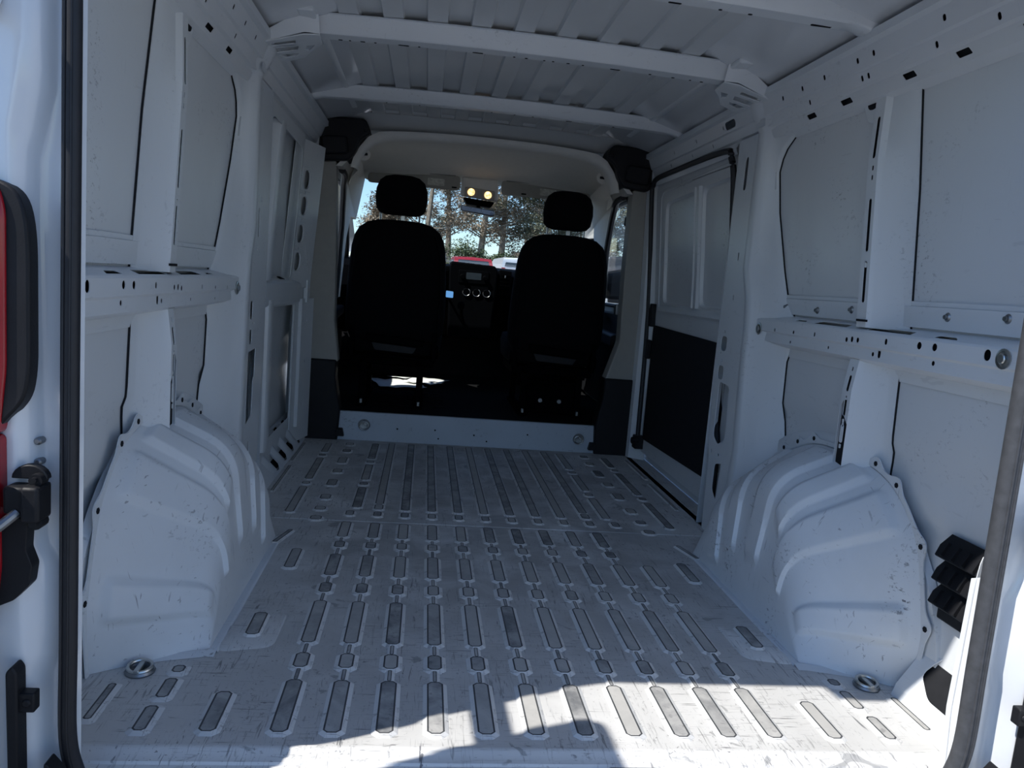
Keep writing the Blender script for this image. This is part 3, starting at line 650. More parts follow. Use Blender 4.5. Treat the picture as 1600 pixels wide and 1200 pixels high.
# ---------------------------------------------------------------- sliding door
def sliding_door():
    D = shell('door_1')
    def dx(z): return lin(z, [(0, .925), (.78, .925), (1.0, .912), (1.46, .872)])
    out = rpoly([(1.475, .05), (2.56, .05), (2.60, .80), (2.575, 1.455), (1.50, 1.455)], [.02, .02, .02, .06, .07])
    a = rpoly([(1.995, .845), (2.43, .845), (2.42, 1.345), (1.995, 1.36)], .05); b = rpoly([(1.555, .845), (1.90, .845), (1.90, 1.362), (1.555, 1.37)], .05)
    m = MB(); m.plate(out, [a, b], lambda u, v, d: (dx(v)+d, u, v), .002); obj('door_frame', m, M['panel'], D, smooth=30)
    for h in (a, b):
        c = (sum(p[0] for p in h)/len(h), sum(p[1] for p in h)/len(h)); k = lambda p, q: (c[0]+(p[0]-c[0])*q, c[1]+(p[1]-c[1])*q)
        m = MB(); m.grid([[(dx(v), u, v) for u, v in h], [(dx(v)+.014, *k((u, v), .975)) for u, v in h], [(dx(v)+.016, *k((u, v), .96)) for u, v in h]], True)
        q = [k(p, .96) for p in h]; m.poly([(dx(v)+.016, u, v) for u, v in q]); obj('window_blank', m, M['panel'], D, smooth=30)
    m = MB(); rows = []
    for k in range(8):
        z = .84+.53*k/7; rows.append([(dx(z), 1.905, z), (dx(z)-.012, 1.915, z), (dx(z)-.012, 1.945, z), (dx(z)-.004, 1.95, z), (dx(z)-.004, 1.965, z), (dx(z)-.012, 1.97, z), (dx(z)-.012, 1.98, z), (dx(z), 1.99, z)])
    m.grid(rows); obj('door_rib', m, M['panel'], D, smooth=30)
    m = MB(); m.grid([[(dx(.80), y, .84) for y in (1.55, 2.45)], [(dx(.80)-.018, y, .822) for y in (1.55, 2.45)], [(dx(.80)-.02, y, .808) for y in (1.55, 2.45)], [(dx(.79), y, .79) for y in (1.55, 2.45)]]); obj('window_ledge', m, M['paint'], D)
    # raised outer border of the stamped panel
    m = MB(); o2 = rpoly([(1.52, .79), (2.50, .79), (2.50, 1.41), (1.525, 1.425)], .06); i2 = rpoly([(1.535, .80), (2.485, .80), (2.485, 1.395), (1.54, 1.41)], .055)
    m.plate(o2, [i2], lambda u, v, d: (dx(v)-.006+d, u, v), .006); obj('panel_border', m, M['panel'], D, bevel=.002)
    m = MB(); o3 = rpoly([(1.475, .155), (2.505, .125), (2.515, .73), (1.475, .71)], .015)
    m.prism(o3, lambda u, v, d: (dx(v)-.014+d, u, v), 0, .012); obj('door_board', m, M['hardboard'], D, bevel=.003)
    m = MB(); m.box((.915, 2.555, .78), (.03, .05, .12)); m.box((.905, 2.555, .60), (.03, .045, .10)); obj('door_latch', m, M['black'], D, bevel=.006)
    m = MB(); m.box((.905, 2.55, .10), (.05, .06, .07)); m.lathe([(.018, -.02), (.018, .02)], (.88, 2.53, .11), 'X', 10); obj('roller_carrier', m, M['black'], D, bevel=.004)
    # outer skin behind
    m = MB(); m.grid([[(dx(z)+.035, 1.44, z), (dx(z)+.035, 2.62, z)] for z in (0.0, .8, 1.0, 1.47)]); obj('outer_skin', m, M['gloss'], D)
    # rubber seal round the opening, carried by the body
    zs = [(1.455, 0.0), (1.457, .25), (1.468, .34), (1.51, .44), (1.525, .52), (1.52, .65), (1.50, .78), (1.485, .95), (1.495, 1.2), (1.50, 1.36), (1.53, 1.43), (1.60, 1.462), (2.2, 1.472), (2.50, 1.468), (2.56, 1.44), (2.585, 1.38), (2.59, .8), (2.545, .1)]
    p = [(dx(z)-.026, y, z) for y, z in zs]; m = MB(); m.tube(smooth_path(p, 5), .0125, 8); obj('door_seal', m, M['rubber'], wr)
    m = MB(); m.grid([[(.80, y, 1.44), (.835, y, 1.468), (.88, y, 1.462)] for y in (1.50, 2.62)])
    # body edge under the door: sill plate
    m = MB(); m.grid([[(x, y, z) for y in (1.40, 2.60)] for x, z in ((.86, 0.0), (.885, 0.0), (.89, -.006), (.96, -.008), (.965, -.12))]); obj('door_sill', m, M['paint'], wr)
    m = MB(); m.grid([[(.862, y, 1.44), (.852, y, 1.46), (.866, y, 1.482)] for y in (1.50, 2.0, 2.62)]); obj('door_header', m, M['paint'], wr)
sliding_door()

# ---------------------------------------------------------------- wheel arches
def arch(s, label):
    X = lambda x: s*x
    root = thing('wheel_arch', label, 'wheel arch', (X(.83), .70, 0), 'painted steel wheel arches')
    n = 150
    out = [(.205, 0), (.19, .12), (.20, .19), (.245, .33), (.30, .40), (.37, .45), (.45, .476), (.55, .486), (.65, .487), (.75, .481), (.85, .455), (1.0, .385), (1.15, .285), (1.30, .12), (1.37, 0)]
    inn = [(.335, 0), (.375, .04), (.42, .10), (.475, .195), (.525, .275), (.565, .335), (.61, .373), (.665, .393), (.735, .388), (.825, .357), (.905, .305), (.95, .28), (1.0, .238), (1.06, .155), (1.10, .075), (1.125, 0)]
    O, _ = resample([(0, a, b) for a, b in smooth_path2(out)], n); I, _ = resample([(0, a, b) for a, b in smooth_path2(inn)], n)
    bands = [(.065, .105, .30), (.225, .285, .12), (.335, .372, .2), (None, .655, .735), (None, .845, .91), (None, .985, 1.03)]
    def tz(z, rear=True):
        return min(range(n//2), key=lambda k: abs(I[k].z-z))/(n-1)
    def ty(y): return min(range(n//3, n), key=lambda k: abs(I[k].y-y))/(n-1)
    bt = [(tz(.062), tz(.108), .0), (tz(.222), tz(.288), .25), (tz(.333), tz(.368), .34)]+[(ty(a), ty(b), lo) for a, b, lo in ((.655, .735, .16), (.845, .905, .16), (.975, 1.03, .10))]
    def sm(x): x = max(0, min(1, x)); return x*x*(3-2*x)
    rows = []; nv = 46
    for k in range(n):
        t = k/(n-1); o = Vector((.925, O[k].y, O[k].z)); h = I[k].z
        xi = .716+.040*min(1, h/.38); c = Vector((xi, I[k].y, h)); b = Vector((.714, .325+.775*t, 0.0))
        r1 = min(.075, (o-c).length*.4); r2 = min(.075, (b-c).length*.5)
        p1 = c+(o-c).normalized()*r1; p2 = c+(b-c).normalized()*r2 if (b-c).length > 1e-6 else c
        line = []
        for j in range(nv+1):
            v = j/nv
            if v < .5: q = o.lerp(p1, v/.5)
            elif v < .68: a = (v-.5)/.18; q = p1*(1-a)**2+c*2*a*(1-a)+p2*a*a
            else: q = p2.lerp(b, (v-.68)/.32)
            line.append((v, q))
        rows.append(line)
    # band displacement
    P = [[q.copy() for v, q in r] for r in rows]
    for k in range(n):
        t = k/(n-1)
        for j, (v, q) in enumerate(rows[k]):
            d = 0
            for a, b_, lo in bt:
                e = .006
                wv = sm((t-a+e)/e/1.0)*sm((b_+e-t)/e) if b_ > a else 0
                ends = sm((v-.05)/.05)*sm((1-lo*1.0-v)/.03+1) if lo > 0 else sm((v-.06)/.04)*sm((.62-v)/.04)
                d = max(d, wv*ends)
            if d > 0:
                kk0, kk1 = max(0, k-2), min(n-1, k+2); j0, j1 = max(0, j-1), min(nv, j+1)
                nn = (rows[kk1][j][1]-rows[kk0][j][1]).cross(rows[k][j1][1]-rows[k][j0][1])
                if nn.length > 1e-9:
                    nn.normalize()
                    if nn.dot(rows[k][j][1]-Vector((.93, .7, 0.0))) < 0: nn = -nn
                    P[k][j] = q+nn*0.012*d
    m = MB(); m.grid([[(X(q.x), q.y, max(q.z, 0.0005)) for q in r]+[(X(.699), .318+.79*k/(n-1), .003), (X(.694), .316+.795*k/(n-1), .003), (X(.692), .314+.80*k/(n-1), 0)] for k, r in enumerate(P)])
    obj('arch_panel', m, M['arch'], root, smooth=60)
    # scalloped flange with bolt holes lying on the wall
    tabs = [.10, .205, .30, .355, .43, .545, .60, .655]
    rows = []; N2 = n*2
    Os, _ = resample([(0, a, b) for a, b in smooth_path2(out)], N2)
    for k in range(N2):
        t = k/(N2-1); a, b = Os[max(0, k-1)], Os[min(N2-1, k+1)]; d = (b-a).normalized(); nn = Vector((0, -d.z, d.y))
        wv = .016+sum(.020*math.exp(-((t-c)/.014)**2) for c in tabs)
        rows.append([(X(.927), Os[k].y, Os[k].z), (X(.922), Os[k].y+nn.y*.004, Os[k].z+nn.z*.004), (X(.923), Os[k].y+nn.y*wv, Os[k].z+nn.z*wv), (X(.926), Os[k].y+nn.y*wv, Os[k].z+nn.z*wv)])
    m = MB(); m.grid(rows); fl = obj('arch_flange', m, M['arch'], root)
    for c in tabs:
        k = int(c*(N2-1)); d = (Os[k+1]-Os[k-1]).normalized(); p = Os[k]+Vector((0, -d.z, d.y))*.018
        m = MB(); m.lathe([(.007, -.0012), (.007, .001)], (X(.9215), p.y, p.z), 'X', 6); obj('bolt_hole', m, M['cavity'], fl)
    m = MB(); m.grid([[(X(x), y-.022*j, .0035-.003*j) for x, y in ((.695, .315), (.716, .314), (.80, .29), (.87, .262), (.925, .232))] for j in (-.3, .6, 1)]); obj('rear_lip', m, M['arch'], root)
def smooth_path2(pts): return [(p.x, p.y) for p in (Vector((q.x, q.y)) for q in smooth_path([(a, b, 0) for a, b in pts], 8))]
arch(1, 'scuffed white wheel arch between the black louvred vent and the sliding door')
arch(-1, 'scuffed white wheel arch against the wall opposite the sliding door')

# outer wheel house bulge and rear floor pocket behind the arch
for s, W in ((1, wr), (-1, wl)):
    X = lambda x: s*x
    m = MB(); rows = []
    for k in range(25):
        a = PI*k/24; rows.append([(X(.952), .72+.60*math.cos(a)*.98-0.0, .05+.47*math.sin(a)), (X(.934), .72+.585*math.cos(a), .05+.455*math.sin(a)), (X(.930), .72+.5*math.cos(a), .05+.38*math.sin(a))])
    m.grid(rows); obj('wheel_house', m, M['panel'], W, smooth=60)
# side pocket floor on the vent side, with its dark opening, and the louvred air vent
m = MB(); m.plate([(-.12, .880), (.19, .880), (.19, .952), (-.12, .952)], [rpoly([(-.05, .890), (.09, .890), (.15, .912), (.13, .945), (-.05, .945)], .015)], lambda u, v, d: (v, u, .024+(v-.880)*1.5+d), .003)
m.grid([[(.872, -.12, .0), (.872, .19, .0)], [(.880, -.12, .024), (.880, .19, .024)]]); obj('side_pocket', m, M['paint'], wr, bevel=.002)
m = MB(); m.grid([[(.886, -.12, .022), (.886, .19, .022)], [(.955, -.12, .125), (.955, .19, .125)]]); obj('pocket_shade', m, M['cavity'], wr)  # dark sheet under the opening stands in for the pocket's shade
vent = thing('air_vent', 'black louvred air vent low on the wall behind the scuffed arch', 'vent', (.93, .07, .21))
m = MB(); m.box((.945, .06, .30), (.02, .21, .19)); obj('vent_frame', m, M['black'], vent, bevel=.004)
for k in range(3):
    z = .245+.055*k; m = MB()
    m.grid([[(.94, -.04, z+.05), (.94, .16, z+.05)], [(.918, -.045, z+.024), (.918, .165, z+.024)], [(.908, -.045, z), (.908, .165, z)], [(.912, -.045, z-.004), (.912, .165, z-.004)], [(.94, -.04, z+.02), (.94, .16, z+.02)]])
    fl = obj('vent_flap', m, M['black'], vent, bevel=.001)
    for j in range(6):
        y = -.03+.034*j; q = MB(); q.box((.914, y, z+.020), (.010, .005, .034), Matrix.Rotation(.5, 3, 'Y')); obj('vent_fin', q, M['black'], fl)

# ---------------------------------------------------------------- tie-down rings
def tiedown(c, n, label, grp):
    """recessed cup with a folded ring; n is the surface normal axis"""
    root = thing('tie_down_ring', label, 'tie-down ring', c, grp)
    m = MB()
    if n == 'Z': m.lathe([(.030, 0), (.031, .003), (.028, .008), (.024, .009), (.021, .005), (.012, .003), (.0001, .003)], c, 'Z', 24)
    else: m.lathe([(.030, 0), (.031, -.003), (.028, -.006), (.024, -.006), (.021, -.002), (.012, -.001), (.0001, -.001)], c, 'Y', 24)
    obj('cup', m, M['dullsteel'], root)
    m = MB(); pts = [(math.cos(2*PI*k/20)*.024, math.sin(2*PI*k/20)*.022) for k in range(21)]
    if n == 'Z': m.tube([Vector(c)+Vector((a, b, .012+b*.15)) for a, b in pts], .0042, 8, cap=False)
    else: m.tube([Vector(c)+Vector((a, -.010, b-.004)) for a, b in pts], .0036, 8, cap=False)
    obj('ring', m, M['steel'], root)
    m = MB()
    if n == 'Z': m.box(Vector(c)+Vector((0, 0, .010)), (.012, .052, .010))
    else: m.box(Vector(c)+Vector((.008, -.010, .006)), (.016, .010, .010), Matrix.Rotation(.6, 3, 'Y'))
    obj('hinge_bar', m, M['steel'], root, bevel=.002)
tiedown((-.828, .222, .0005), 'Z', 'steel tie-down ring on the floor under the shaded arch', 'tie-down rings')
tiedown((.829, .222, .0005), 'Z', 'steel tie-down ring on the floor beside the sunlit patch', 'tie-down rings')
tiedown((-.555, 2.664, .082), 'Y', 'small tie-down ring on the step behind the driver seat', 'tie-down rings')
tiedown((.603, 2.664, .072), 'Y', 'small tie-down ring on the step behind the passenger seat', 'tie-down rings')

# ---------------------------------------------------------------- rear body end: pillars, seal, lamp, doors
def rear_end():
    E = shell('wall_rear')
    for s in (-1, 1):
        X = lambda x: s*x
        zs = [-.10, .05, .15, .20, .24, .30, .38, .42, .46, .60, .80, .92, 1.01, 1.05, 1.11, 1.17, 1.30, 1.50, 1.66]
        rows = []
        for z in zs:
            b = lin(z, [(.38, .838), (.44, .848), (.92, .858), (1.01, .858), (1.11, .836), (1.66, .834)]); a = lin(z, [(.20, .862), (.42, .87), (1.045, .884), (1.17, .862), (1.66, .860)])
            b -= .012 if .20 < z < .42 else 0
            rows.append([(X(.800 if s < 0 else .784), -.130, z), (X(.812 if s < 0 else .796), -.150, z), (X(.820), -.148, z), (X(b-.006), -.146, z), (X(b), -.150, z), (X(b+.004), -.156, z), (X(a-.004), -.186, z), (X(a+.003), -.190, z), (X(.905), -.180, z), (X(.945), -.224, z), (X(.966), -.215, z), (X(.97), -.10, z)])  # outer rim pushed rearward, out of view, to shade the pillar face
        m = MB(); m.grid(rows); obj('rear_pillar', m, M['gloss'], E, smooth=60)
        m = MB(); m.grid([[(X(.965), y, z) for y in (-.12, -.05)] for z in (-.1, .8, 1.66)])
        for z in (.585, .552):
            q = MB(); q.lathe([(.006, -.150), (.006, -.164), (.0035, -.167), (.0001, -.167)], (X(.853), 0, z), 'Y', 10); obj('bolt', q, M['dullsteel'], E)
        # inner lining of the pillar foot
        if s < 0: continue
        q = MB(); o = rpoly([(.792, -.01), (.870, -.01), (.875, .40), (.865, .445), (.800, .460), (.790, .40), (.782, .14)], [.005, .005, .03, .03, .03, .03, .02])
        q.plate(o, small_holes([(.812, .42, .006, .012), (.812, .36, .012, .03), (.805, .15, .012, .03)]), lambda u, v, d: (X(u), -.112+d+.012*(u-.79)/.08, v), .002)
        q.grid([[(X(.792), -.10, -.01), (X(.790), -.14, -.01)], [(X(.782), -.10, .14), (X(.79), -.14, .14)], [(X(.790), -.10, .40), (X(.80), -.14, .42)]]); obj('pillar_foot', q, M['gloss'], E, bevel=.003)
    # top rear header
    m = MB(); m.grid([[(x, y, z) for x in (-.95, -.5, 0, .5, .95)] for y, z in ((-.06, 1.60), (-.08, 1.535), (-.14, 1.515), (-.19, 1.53), (-.20, 1.60), (-.20, 1.69))]); obj('rear_header', m, M['gloss'], E)
    m = MB(); m.box((-.10, -.13, 1.505), (.22, .05, .05)); obj('latch_striker', m, M['black'], E, bevel=.004)
    m = MB(); m.prism(rpoly([(-.20, 1.60), (-.275, 1.615), (-.27, 1.65), (-.20, 1.70)], .012), lambda u, v, d: (d, u, v), -.34, .34); obj('sun_block_housing', m, M['black'], E, bevel=.006)  # unseen; added and widened to keep sun off the side wall
    # bulb seal round the opening
    ring = []
    for z in (.10, .25, .45, .7, .95, 1.2, 1.38): ring.append((.798, z))
    ring += [(.79, 1.44), (.765, 1.485), (.72, 1.505), (.4, 1.515), (0, 1.517)]
    path = [(-x-.009, -.163, z) for x, z in ring]+[(x-.019, -.163, z) for x, z in ring[::-1][1:]]
    lowl = [(.0, -.168, -.035), (.5, -.168, -.035), (.72, -.166, -.03), (.765, -.162, -.01), (.787, -.158, .03)]
    path = [(-x-.009, y, z) for x, y, z in lowl]+path+[(x-.019, y, z) for x, y, z in lowl[::-1]]
    sp = smooth_path(path, 6)
    def seal(pts, mat):
        m = MB(); m.tube(pts, .0135 if mat == M['rubber'] else .018, 12); obj('opening_seal', m, mat, E)
        for off in (-.006, .004):
            q = MB(); q.tube([Vector(p)+Vector((off, -.0125 if mat == M['rubber'] else -.017, 0)) for p in pts], .0022, 5); obj('seal_lip', q, mat, E)
    h = len(sp)//2; seal(sp[:h+1], M['rubber']); seal(sp[h:], M['greyrubber'])
    # bumper step
    m = MB(); m.box((0, -.30, -.14), (1.9, .20, .13)); obj('bumper_step', m, M['black'], E, bevel=.02)
    for s in (-1, 1):
        X = lambda x: s*x
        m = MB(); m.prism(rpoly([(.786, -.07), (.80, .06), (.82, .085), (.83, -.07)], .008), lambda u, v, d: (X(u), d, v), -.215, -.185); obj('bumper_corner', m, M['black'], E, bevel=.003)
        m = MB(); m.prism(rpoly([(.852, -.06), (.868, -.06), (.873, .235), (.864, .246), (.856, .235)], .005), lambda u, v, d: (X(u), d, v), -.222, -.192); obj('bumper_bracket', m, M['black'], E, bevel=.003)
        m = MB(); m.box((X(.846), -.205, .183), (.024, .020, .032)); m.lathe([(.007, -.218), (.007, -.213)], (X(.845), 0, .183), 'Y', 10); obj('bracket_clip', m, M['black'], E, bevel=.003)
    return E
rear = rear_end()
lampt = thing('tail_light', 'tall red tail light with a black inner housing beside the open rear door', 'tail light', (-.90, -.19, .61))
m = MB(); m.prism(rpoly([(-.96, .61), (-.895, .605), (-.852, .655), (-.845, .70), (-.846, .90), (-.857, .955), (-.89, .975), (-.96, .975)], [.01, .01, .02, .03, .05, .03, .03, .01], 5), lambda u, v, d: (u, d, v), -.206, -.175); obj('housing', m, M['black'], lampt, bevel=.004)
m = MB(); m.prism(rpoly([(-.97, .60), (-.886, .60), (-.876, .70), (-.876, .93), (-.886, .968), (-.97, .968)], .015), lambda u, v, d: (u, d, v), -.214, -.17); obj('red_lens', m, M['red'], lampt, bevel=.006)
m = MB(); m.prism(rpoly([(-.97, .30), (-.889, .35), (-.884, .40), (-.886, .60), (-.97, .60)], .01), lambda u, v, d: (u, d, v), -.212, -.185); obj('lower_lens', m, M['red'], lampt, bevel=.004)
m = MB(); m.prism(rpoly([(-.90, .33), (-.868, .345), (-.846, .37), (-.842, .40), (-.851, .425), (-.848, .475), (-.90, .475)], .004), lambda u, v, d: (u, d, v), -.205, -.18); obj('lamp_gasket', m, M['black'], lampt, bevel=.002)
def check(s, label):
    X = lambda x: s*x
    root = thing('door_check', label, 'door check', (X(.85), -.18, .46), 'rear door checks')
    m = MB(); m.box((X(.836), -.205, .502), (.026, .045, .055)); m.box((X(.862), -.20, .505), (.032, .035, .042)); obj('housing', m, M['black'], root, bevel=.005)
    m = MB(); m.prism([(.868+.026*math.cos(PI*k/10)-.02, .535+.022*math.sin(PI*k/10)) for k in range(11)], lambda u, v, d: (X(u), d, v), -.20, -.185); obj('mount_plate', m, M['black'], root, bevel=.002)
    for dx, z in ((.834, .536), (.834, .470)):
        m = MB(); m.lathe([(.010, -.212), (.010, -.19)], (X(dx), 0, z), 'Y', 12); m.lathe([(.004, -.218), (.0045, -.210)], (X(dx), 0, z+.002), 'Y', 8); obj('bolt', m, M['black'], root)
    m = MB(); m.tube([(X(.858), -.215, .487), (X(.872), -.235, .472), (X(.905), -.29, .440), (X(.93), -.42, .425)], .0075, 10); obj('check_rod', m, M['dullsteel'], root)
check(-1, 'black rear door check with a steel rod below the tail light')
check(1, 'black rear door check at the frame edge beside the grey seal')
def rear_door(s, name, ang):
    """box-section leaf with rounded top corner, swung open on the outer edge of the pillar"""
    D = shell(name); D.location = (s*.889, -.215, 0); R = Matrix.Rotation(ang*s, 3, 'Z')
    def P(u, v, d): return D.location + R @ Vector((d*s, -u, v))
    def mk(nm, o_, d0, d1, mat, **k):
        m = MB(); m.prism(o_, lambda u, v, d: P(u, v, d), d0, d1); return obj(nm, m, mat, D, **k)
    o_ = rpoly([(0, -.10), (.80, -.10), (.80, 1.40), (.72, 1.575), (.14, 1.575), (.125, 1.50), (.125, .64), (0, .58)], [.02, .02, .2, .2, .04, .04, .06, .05])
    mk('door_leaf', o_, .0, .045, M['gloss'], bevel=.008)
    mk('inner_panel', rpoly([(.16, 0), (.72, 0), (.72, .72), (.16, .72)], .05), -.010, .004, M['paint'], bevel=.004)
    mk('inner_panel', rpoly([(.17, .80), (.72, .80), (.68, 1.45), (.17, 1.45)], .08), -.008, .004, M['paint'], bevel=.004)
    for z in (.28, 1.235): mk('hinge', rrect(.055, z, .17, .075, .03), -.002 if z > 1 else .02, .035, M['gloss'], bevel=.004)
    mk('door_latch', rrect(.75, .72, .05, .16, .01), -.02, .02, M['black'], bevel=.004)
    return D
rear_door(-1, 'door_2', math.radians(-2)); rear_door(1, 'door_3', math.radians(-8))

# ---------------------------------------------------------------- cab shell
def cab():
    m = MB(); m.grid([[(x, y, z) for x in (-.90, -.3, .3, .90)] for y, z in ((2.679, .151), (3.95, .153), (4.12, .20), (4.30, .42), (4.34, .95))])
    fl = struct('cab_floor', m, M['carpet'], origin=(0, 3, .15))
    for k in range(6):
        q = MB(); q.box((-.33, 2.95+.12*k, .152), (.40, .035, .008)); obj('mat_rib', q, M['carpet'], fl, bevel=.002)
    # B-pillar trims: pale upper, black lower
    for s in (-1, 1):
        X = lambda x: s*x
        T = shell('trim_2' if s < 0 else 'trim_3')
        up = [(.705, .41), (.875, .405), (.90, .9), (.905, 1.40), (.765, 1.425), (.745, 1.0), (.735, .62)] if s < 0 else [(.715, .41), (.88, .41), (.862, .9), (.842, 1.42), (.765, 1.42), (.765, 1.0), (.775, .62)]
        m = MB(); m.prism(rpoly(up, .012), lambda u, v, d: (X(u), d, v), 2.645, 2.74); obj('upper_trim', m, M['beige'], T, bevel=.008, seg=3)
        lo = [(.69, -.01), (.855 if s < 0 else .925, -.02), (.878, .42), (.712, .42), (.715, .33), (.683, .15)]
        m = MB(); m.prism(rpoly(lo, .012), lambda u, v, d: (X(u), d, v), 2.635, 2.75); obj('lower_trim', m, M['black'], T, bevel=.008)
        m = MB(); m.prism([(.655, .02), (.70, .02), (.70, .06), (.665, .06)], lambda u, v, d: (X(u), d, v), 2.63, 2.67); obj('trim_clip', m, M['black'], T, bevel=.003)
        m = MB(); m.box((X(.905), 2.69, .72), (.05, .10, 1.5)); obj('body_post', m, M['paint'], T)
        # black corner trim under the roof
        K = thing('corner_trim', 'black moulded corner trim under the roof above the '+('driver side' if s < 0 else 'sliding door side')+' pillar', 'corner trim', (X(.73), 2.62, 1.42), 'black corner trims')
        o = rpoly([(.60, 1.565), (.625, 1.635), (.85, 1.625), (.862, 1.50), (.845, 1.412), (.70, 1.425), (.665, 1.475), (.65, 1.53)], [.01, .03, .02, .02, .03, .02, .03, .03])
        m = MB(); m.prism(o, lambda u, v, d: (X(u), d, v), 2.60, 2.76); obj('cover', m, M['black'], K, bevel=.012, seg=3)
        m = MB(); m.prism(rpoly([(.70, 1.455), (.83, 1.44), (.84, 1.53), (.71, 1.54)], .02), lambda u, v, d: (X(u), d, v), 2.575, 2.62); obj('pocket', m, M['black'], K, bevel=.01)
        m = MB(); m.box((X(.618), 2.60, 1.575), (.03, .03, .018)); obj('tongue', m, M['black'], K, bevel=.004)
        # side of the cab: door with window
        D = shell('door_4' if s < 0 else 'door_5')
        def cx(z): return lin(z, [(0, .90), (.8, .895), (1.45, .82)])
        out = [(2.74, .15), (4.25, .15), (4.28, .95), (3.46, 1.47), (2.74, 1.47)]
        win = rpoly([(2.86, .80), (3.94, .80), (3.94, 1.10), (3.50, 1.385), (2.88, 1.395)], .05); tri = rpoly([(4.02, .84), (4.16, .84), (4.13, .95), (4.02, 1.05)], .015)
        m = MB(); m.plate(out, [win, tri], lambda u, v, d: (X(cx(v)+d), u, v), .03); obj('door_shell', m, M['beige'], D, bevel=.004)
        m = MB(); m.prism(rpoly([(2.80, .18), (4.20, .18), (4.20, .76), (2.80, .76)], .05), lambda u, v, d: (X(.86+d), u, v), 0, .04); obj('door_card', m, M['black'], D, bevel=.01)
        m = MB(); m.prism(rpoly([(2.95, .56), (3.75, .60), (3.75, .66), (2.95, .64)], .02), lambda u, v, d: (X(.80+d), u, v), 0, .06); obj('armrest', m, M['black'], D, bevel=.015)
        for h in (win, tri):
            m = MB(); m.poly([(X(cx(v)+.012), u, v) for u, v in h]); obj('window_pane', m, M['glass'], D, smooth=0)
        m = MB(); m.tube([(X(cx(v)-.006), u, v) for u, v in win+win[:1]], .011, 8); obj('window_seal', m, M['rubber'], D)
        # body seal round the cab door opening
        p = [(X(cx(z)-.03), y, z) for y, z in ((2.76, .30), (2.76, .8), (2.78, 1.25), (2.82, 1.38), (2.95, 1.43), (3.40, 1.43), (3.9, 1.15), (4.12, 1.0), (4.18, .7), (4.18, .3))]
        m = MB(); m.tube(smooth_path(p, 5), .016, 8); obj('door_seal', m, M['rubber'], D)
        # mirror glimpsed through the side window
        m = MB(); m.box((X(1.07), 3.95, .98), (.18, .09, .30)); m.box((X(.96), 3.98, .86), (.14, .05, .05)); obj('side_mirror', m, M['black'], D, bevel=.03)
        # A pillar
        P = shell('trim_4' if s < 0 else 'trim_5')
        arc_ = [(p.x, p.y) for p in smooth_path([(2.64, 1.398, 0), (2.80, 1.397, 0), (2.93, 1.388, 0), (3.03, 1.345, 0), (3.12, 1.26, 0), (3.21, 1.13, 0), (3.27, .95, 0), (3.30, .72, 0)], 5)]
        lx = lambda v: lin(v, [(.7, .80), (1.0, .785), (1.25, .765), (1.36, .752), (1.40, .735), (1.44, .69), (1.5, .66)])
        m = MB(); m.plate(arc_+[(3.43, .72), (3.44, 1.08), (3.53, 1.215), (3.78, 1.225), (3.87, 1.22), (3.46, 1.445), (3.05, 1.475), (2.64, 1.46)], [], lambda u, v, d: (X(lx(v)+d), u, v), .03); obj('pillar_trim', m, M['liner'], P, smooth=50)
        m = MB(); m.tube([(X(lx(v)+.012), u, v-.004) for u, v in arc_[4:]], .018, 8); obj('door_seal', m, M['rubber'], P)
        m = MB(); m.grid([[(X(.80), y+.05, z+.02), (X(.88), y+.05, z+.02)] for y, z in ((3.40, 1.475), (4.36, 1.0))]); obj('outer_pillar', m, M['gloss'], P)
    # headliner: arched rear edge with a rolled rim, ceiling falling towards the screen
    def arc(k_, top, side, zb, n=28):
        ctl = [(-side, zb), (-side+.012, zb+.055), (-side+.045, zb+.11), (-side+.10, top-.035), (-side+.20, top-.012), (-.2, top+.003), (.2, top+.003), (side-.20, top-.012), (side-.10, top-.035), (side-.045, zb+.11), (side-.012, zb+.055), (side, zb)]
        return resample(smooth_path([(a, 0, b) for a, b in ctl], 6), n)[0]
    H = shell('trim_6'); rows = []
    for y, top, side, zb in ((2.72, 1.612, .70, 1.40), (2.652, 1.606, .695, 1.40), (2.65, 1.598, .688, 1.40), (2.66, 1.576, .668, 1.395), (2.70, 1.568, .66, 1.39), (2.74, 1.575, .668, 1.395), (2.80, 1.59, .70, 1.37), (3.0, 1.582, .735, 1.36), (3.2, 1.55, .75, 1.35), (3.34, 1.515, .76, 1.37), (3.45, 1.47, .78, 1.36)):
        rows.append([(p.x, y, p.z) for p in arc(0, top, side, zb)])
    m = MB(); m.grid(rows); obj('headliner', m, M['liner'], H, smooth=60)
    m = MB(); m.grid([[(x, y, z) for x in (-.9, -.45, 0, .45, .9)] for y, z in ((2.66, 1.68), (3.0, 1.66), (3.46, 1.52))]); obj('cab_roof', m, M['gloss'], H)
    m = MB()
    for s in (-1, 1): m.grid([[(s*.90, y, z), (s*.84, y, 1.40)] for y, z in ((2.66, 1.68), (3.0, 1.66), (3.46, 1.52))])
    obj('roof_side', m, M['liner'], H)
    for s, lb in ((-1, 'driver'), (1, 'passenger')):
        K = thing('coat_hook', 'small dark coat hook in the headliner above the '+lb+' seat', 'hook', (s*.655, 2.90, 1.50), 'headliner hooks')
        m = MB(); m.lathe([(.032, -.004), (.034, 0), (.026, .004), (.020, .008), (.0001, .010)], (s*.652, 2.90, 1.503), 'Y', 18); obj('recess', m, M['liner'], K)
        m = MB(); m.tube([(s*.672, 2.885, 1.505), (s*.655, 2.875, 1.500), (s*.635, 2.885, 1.503)], .007, 8); obj('hook', m, M['black'], K)
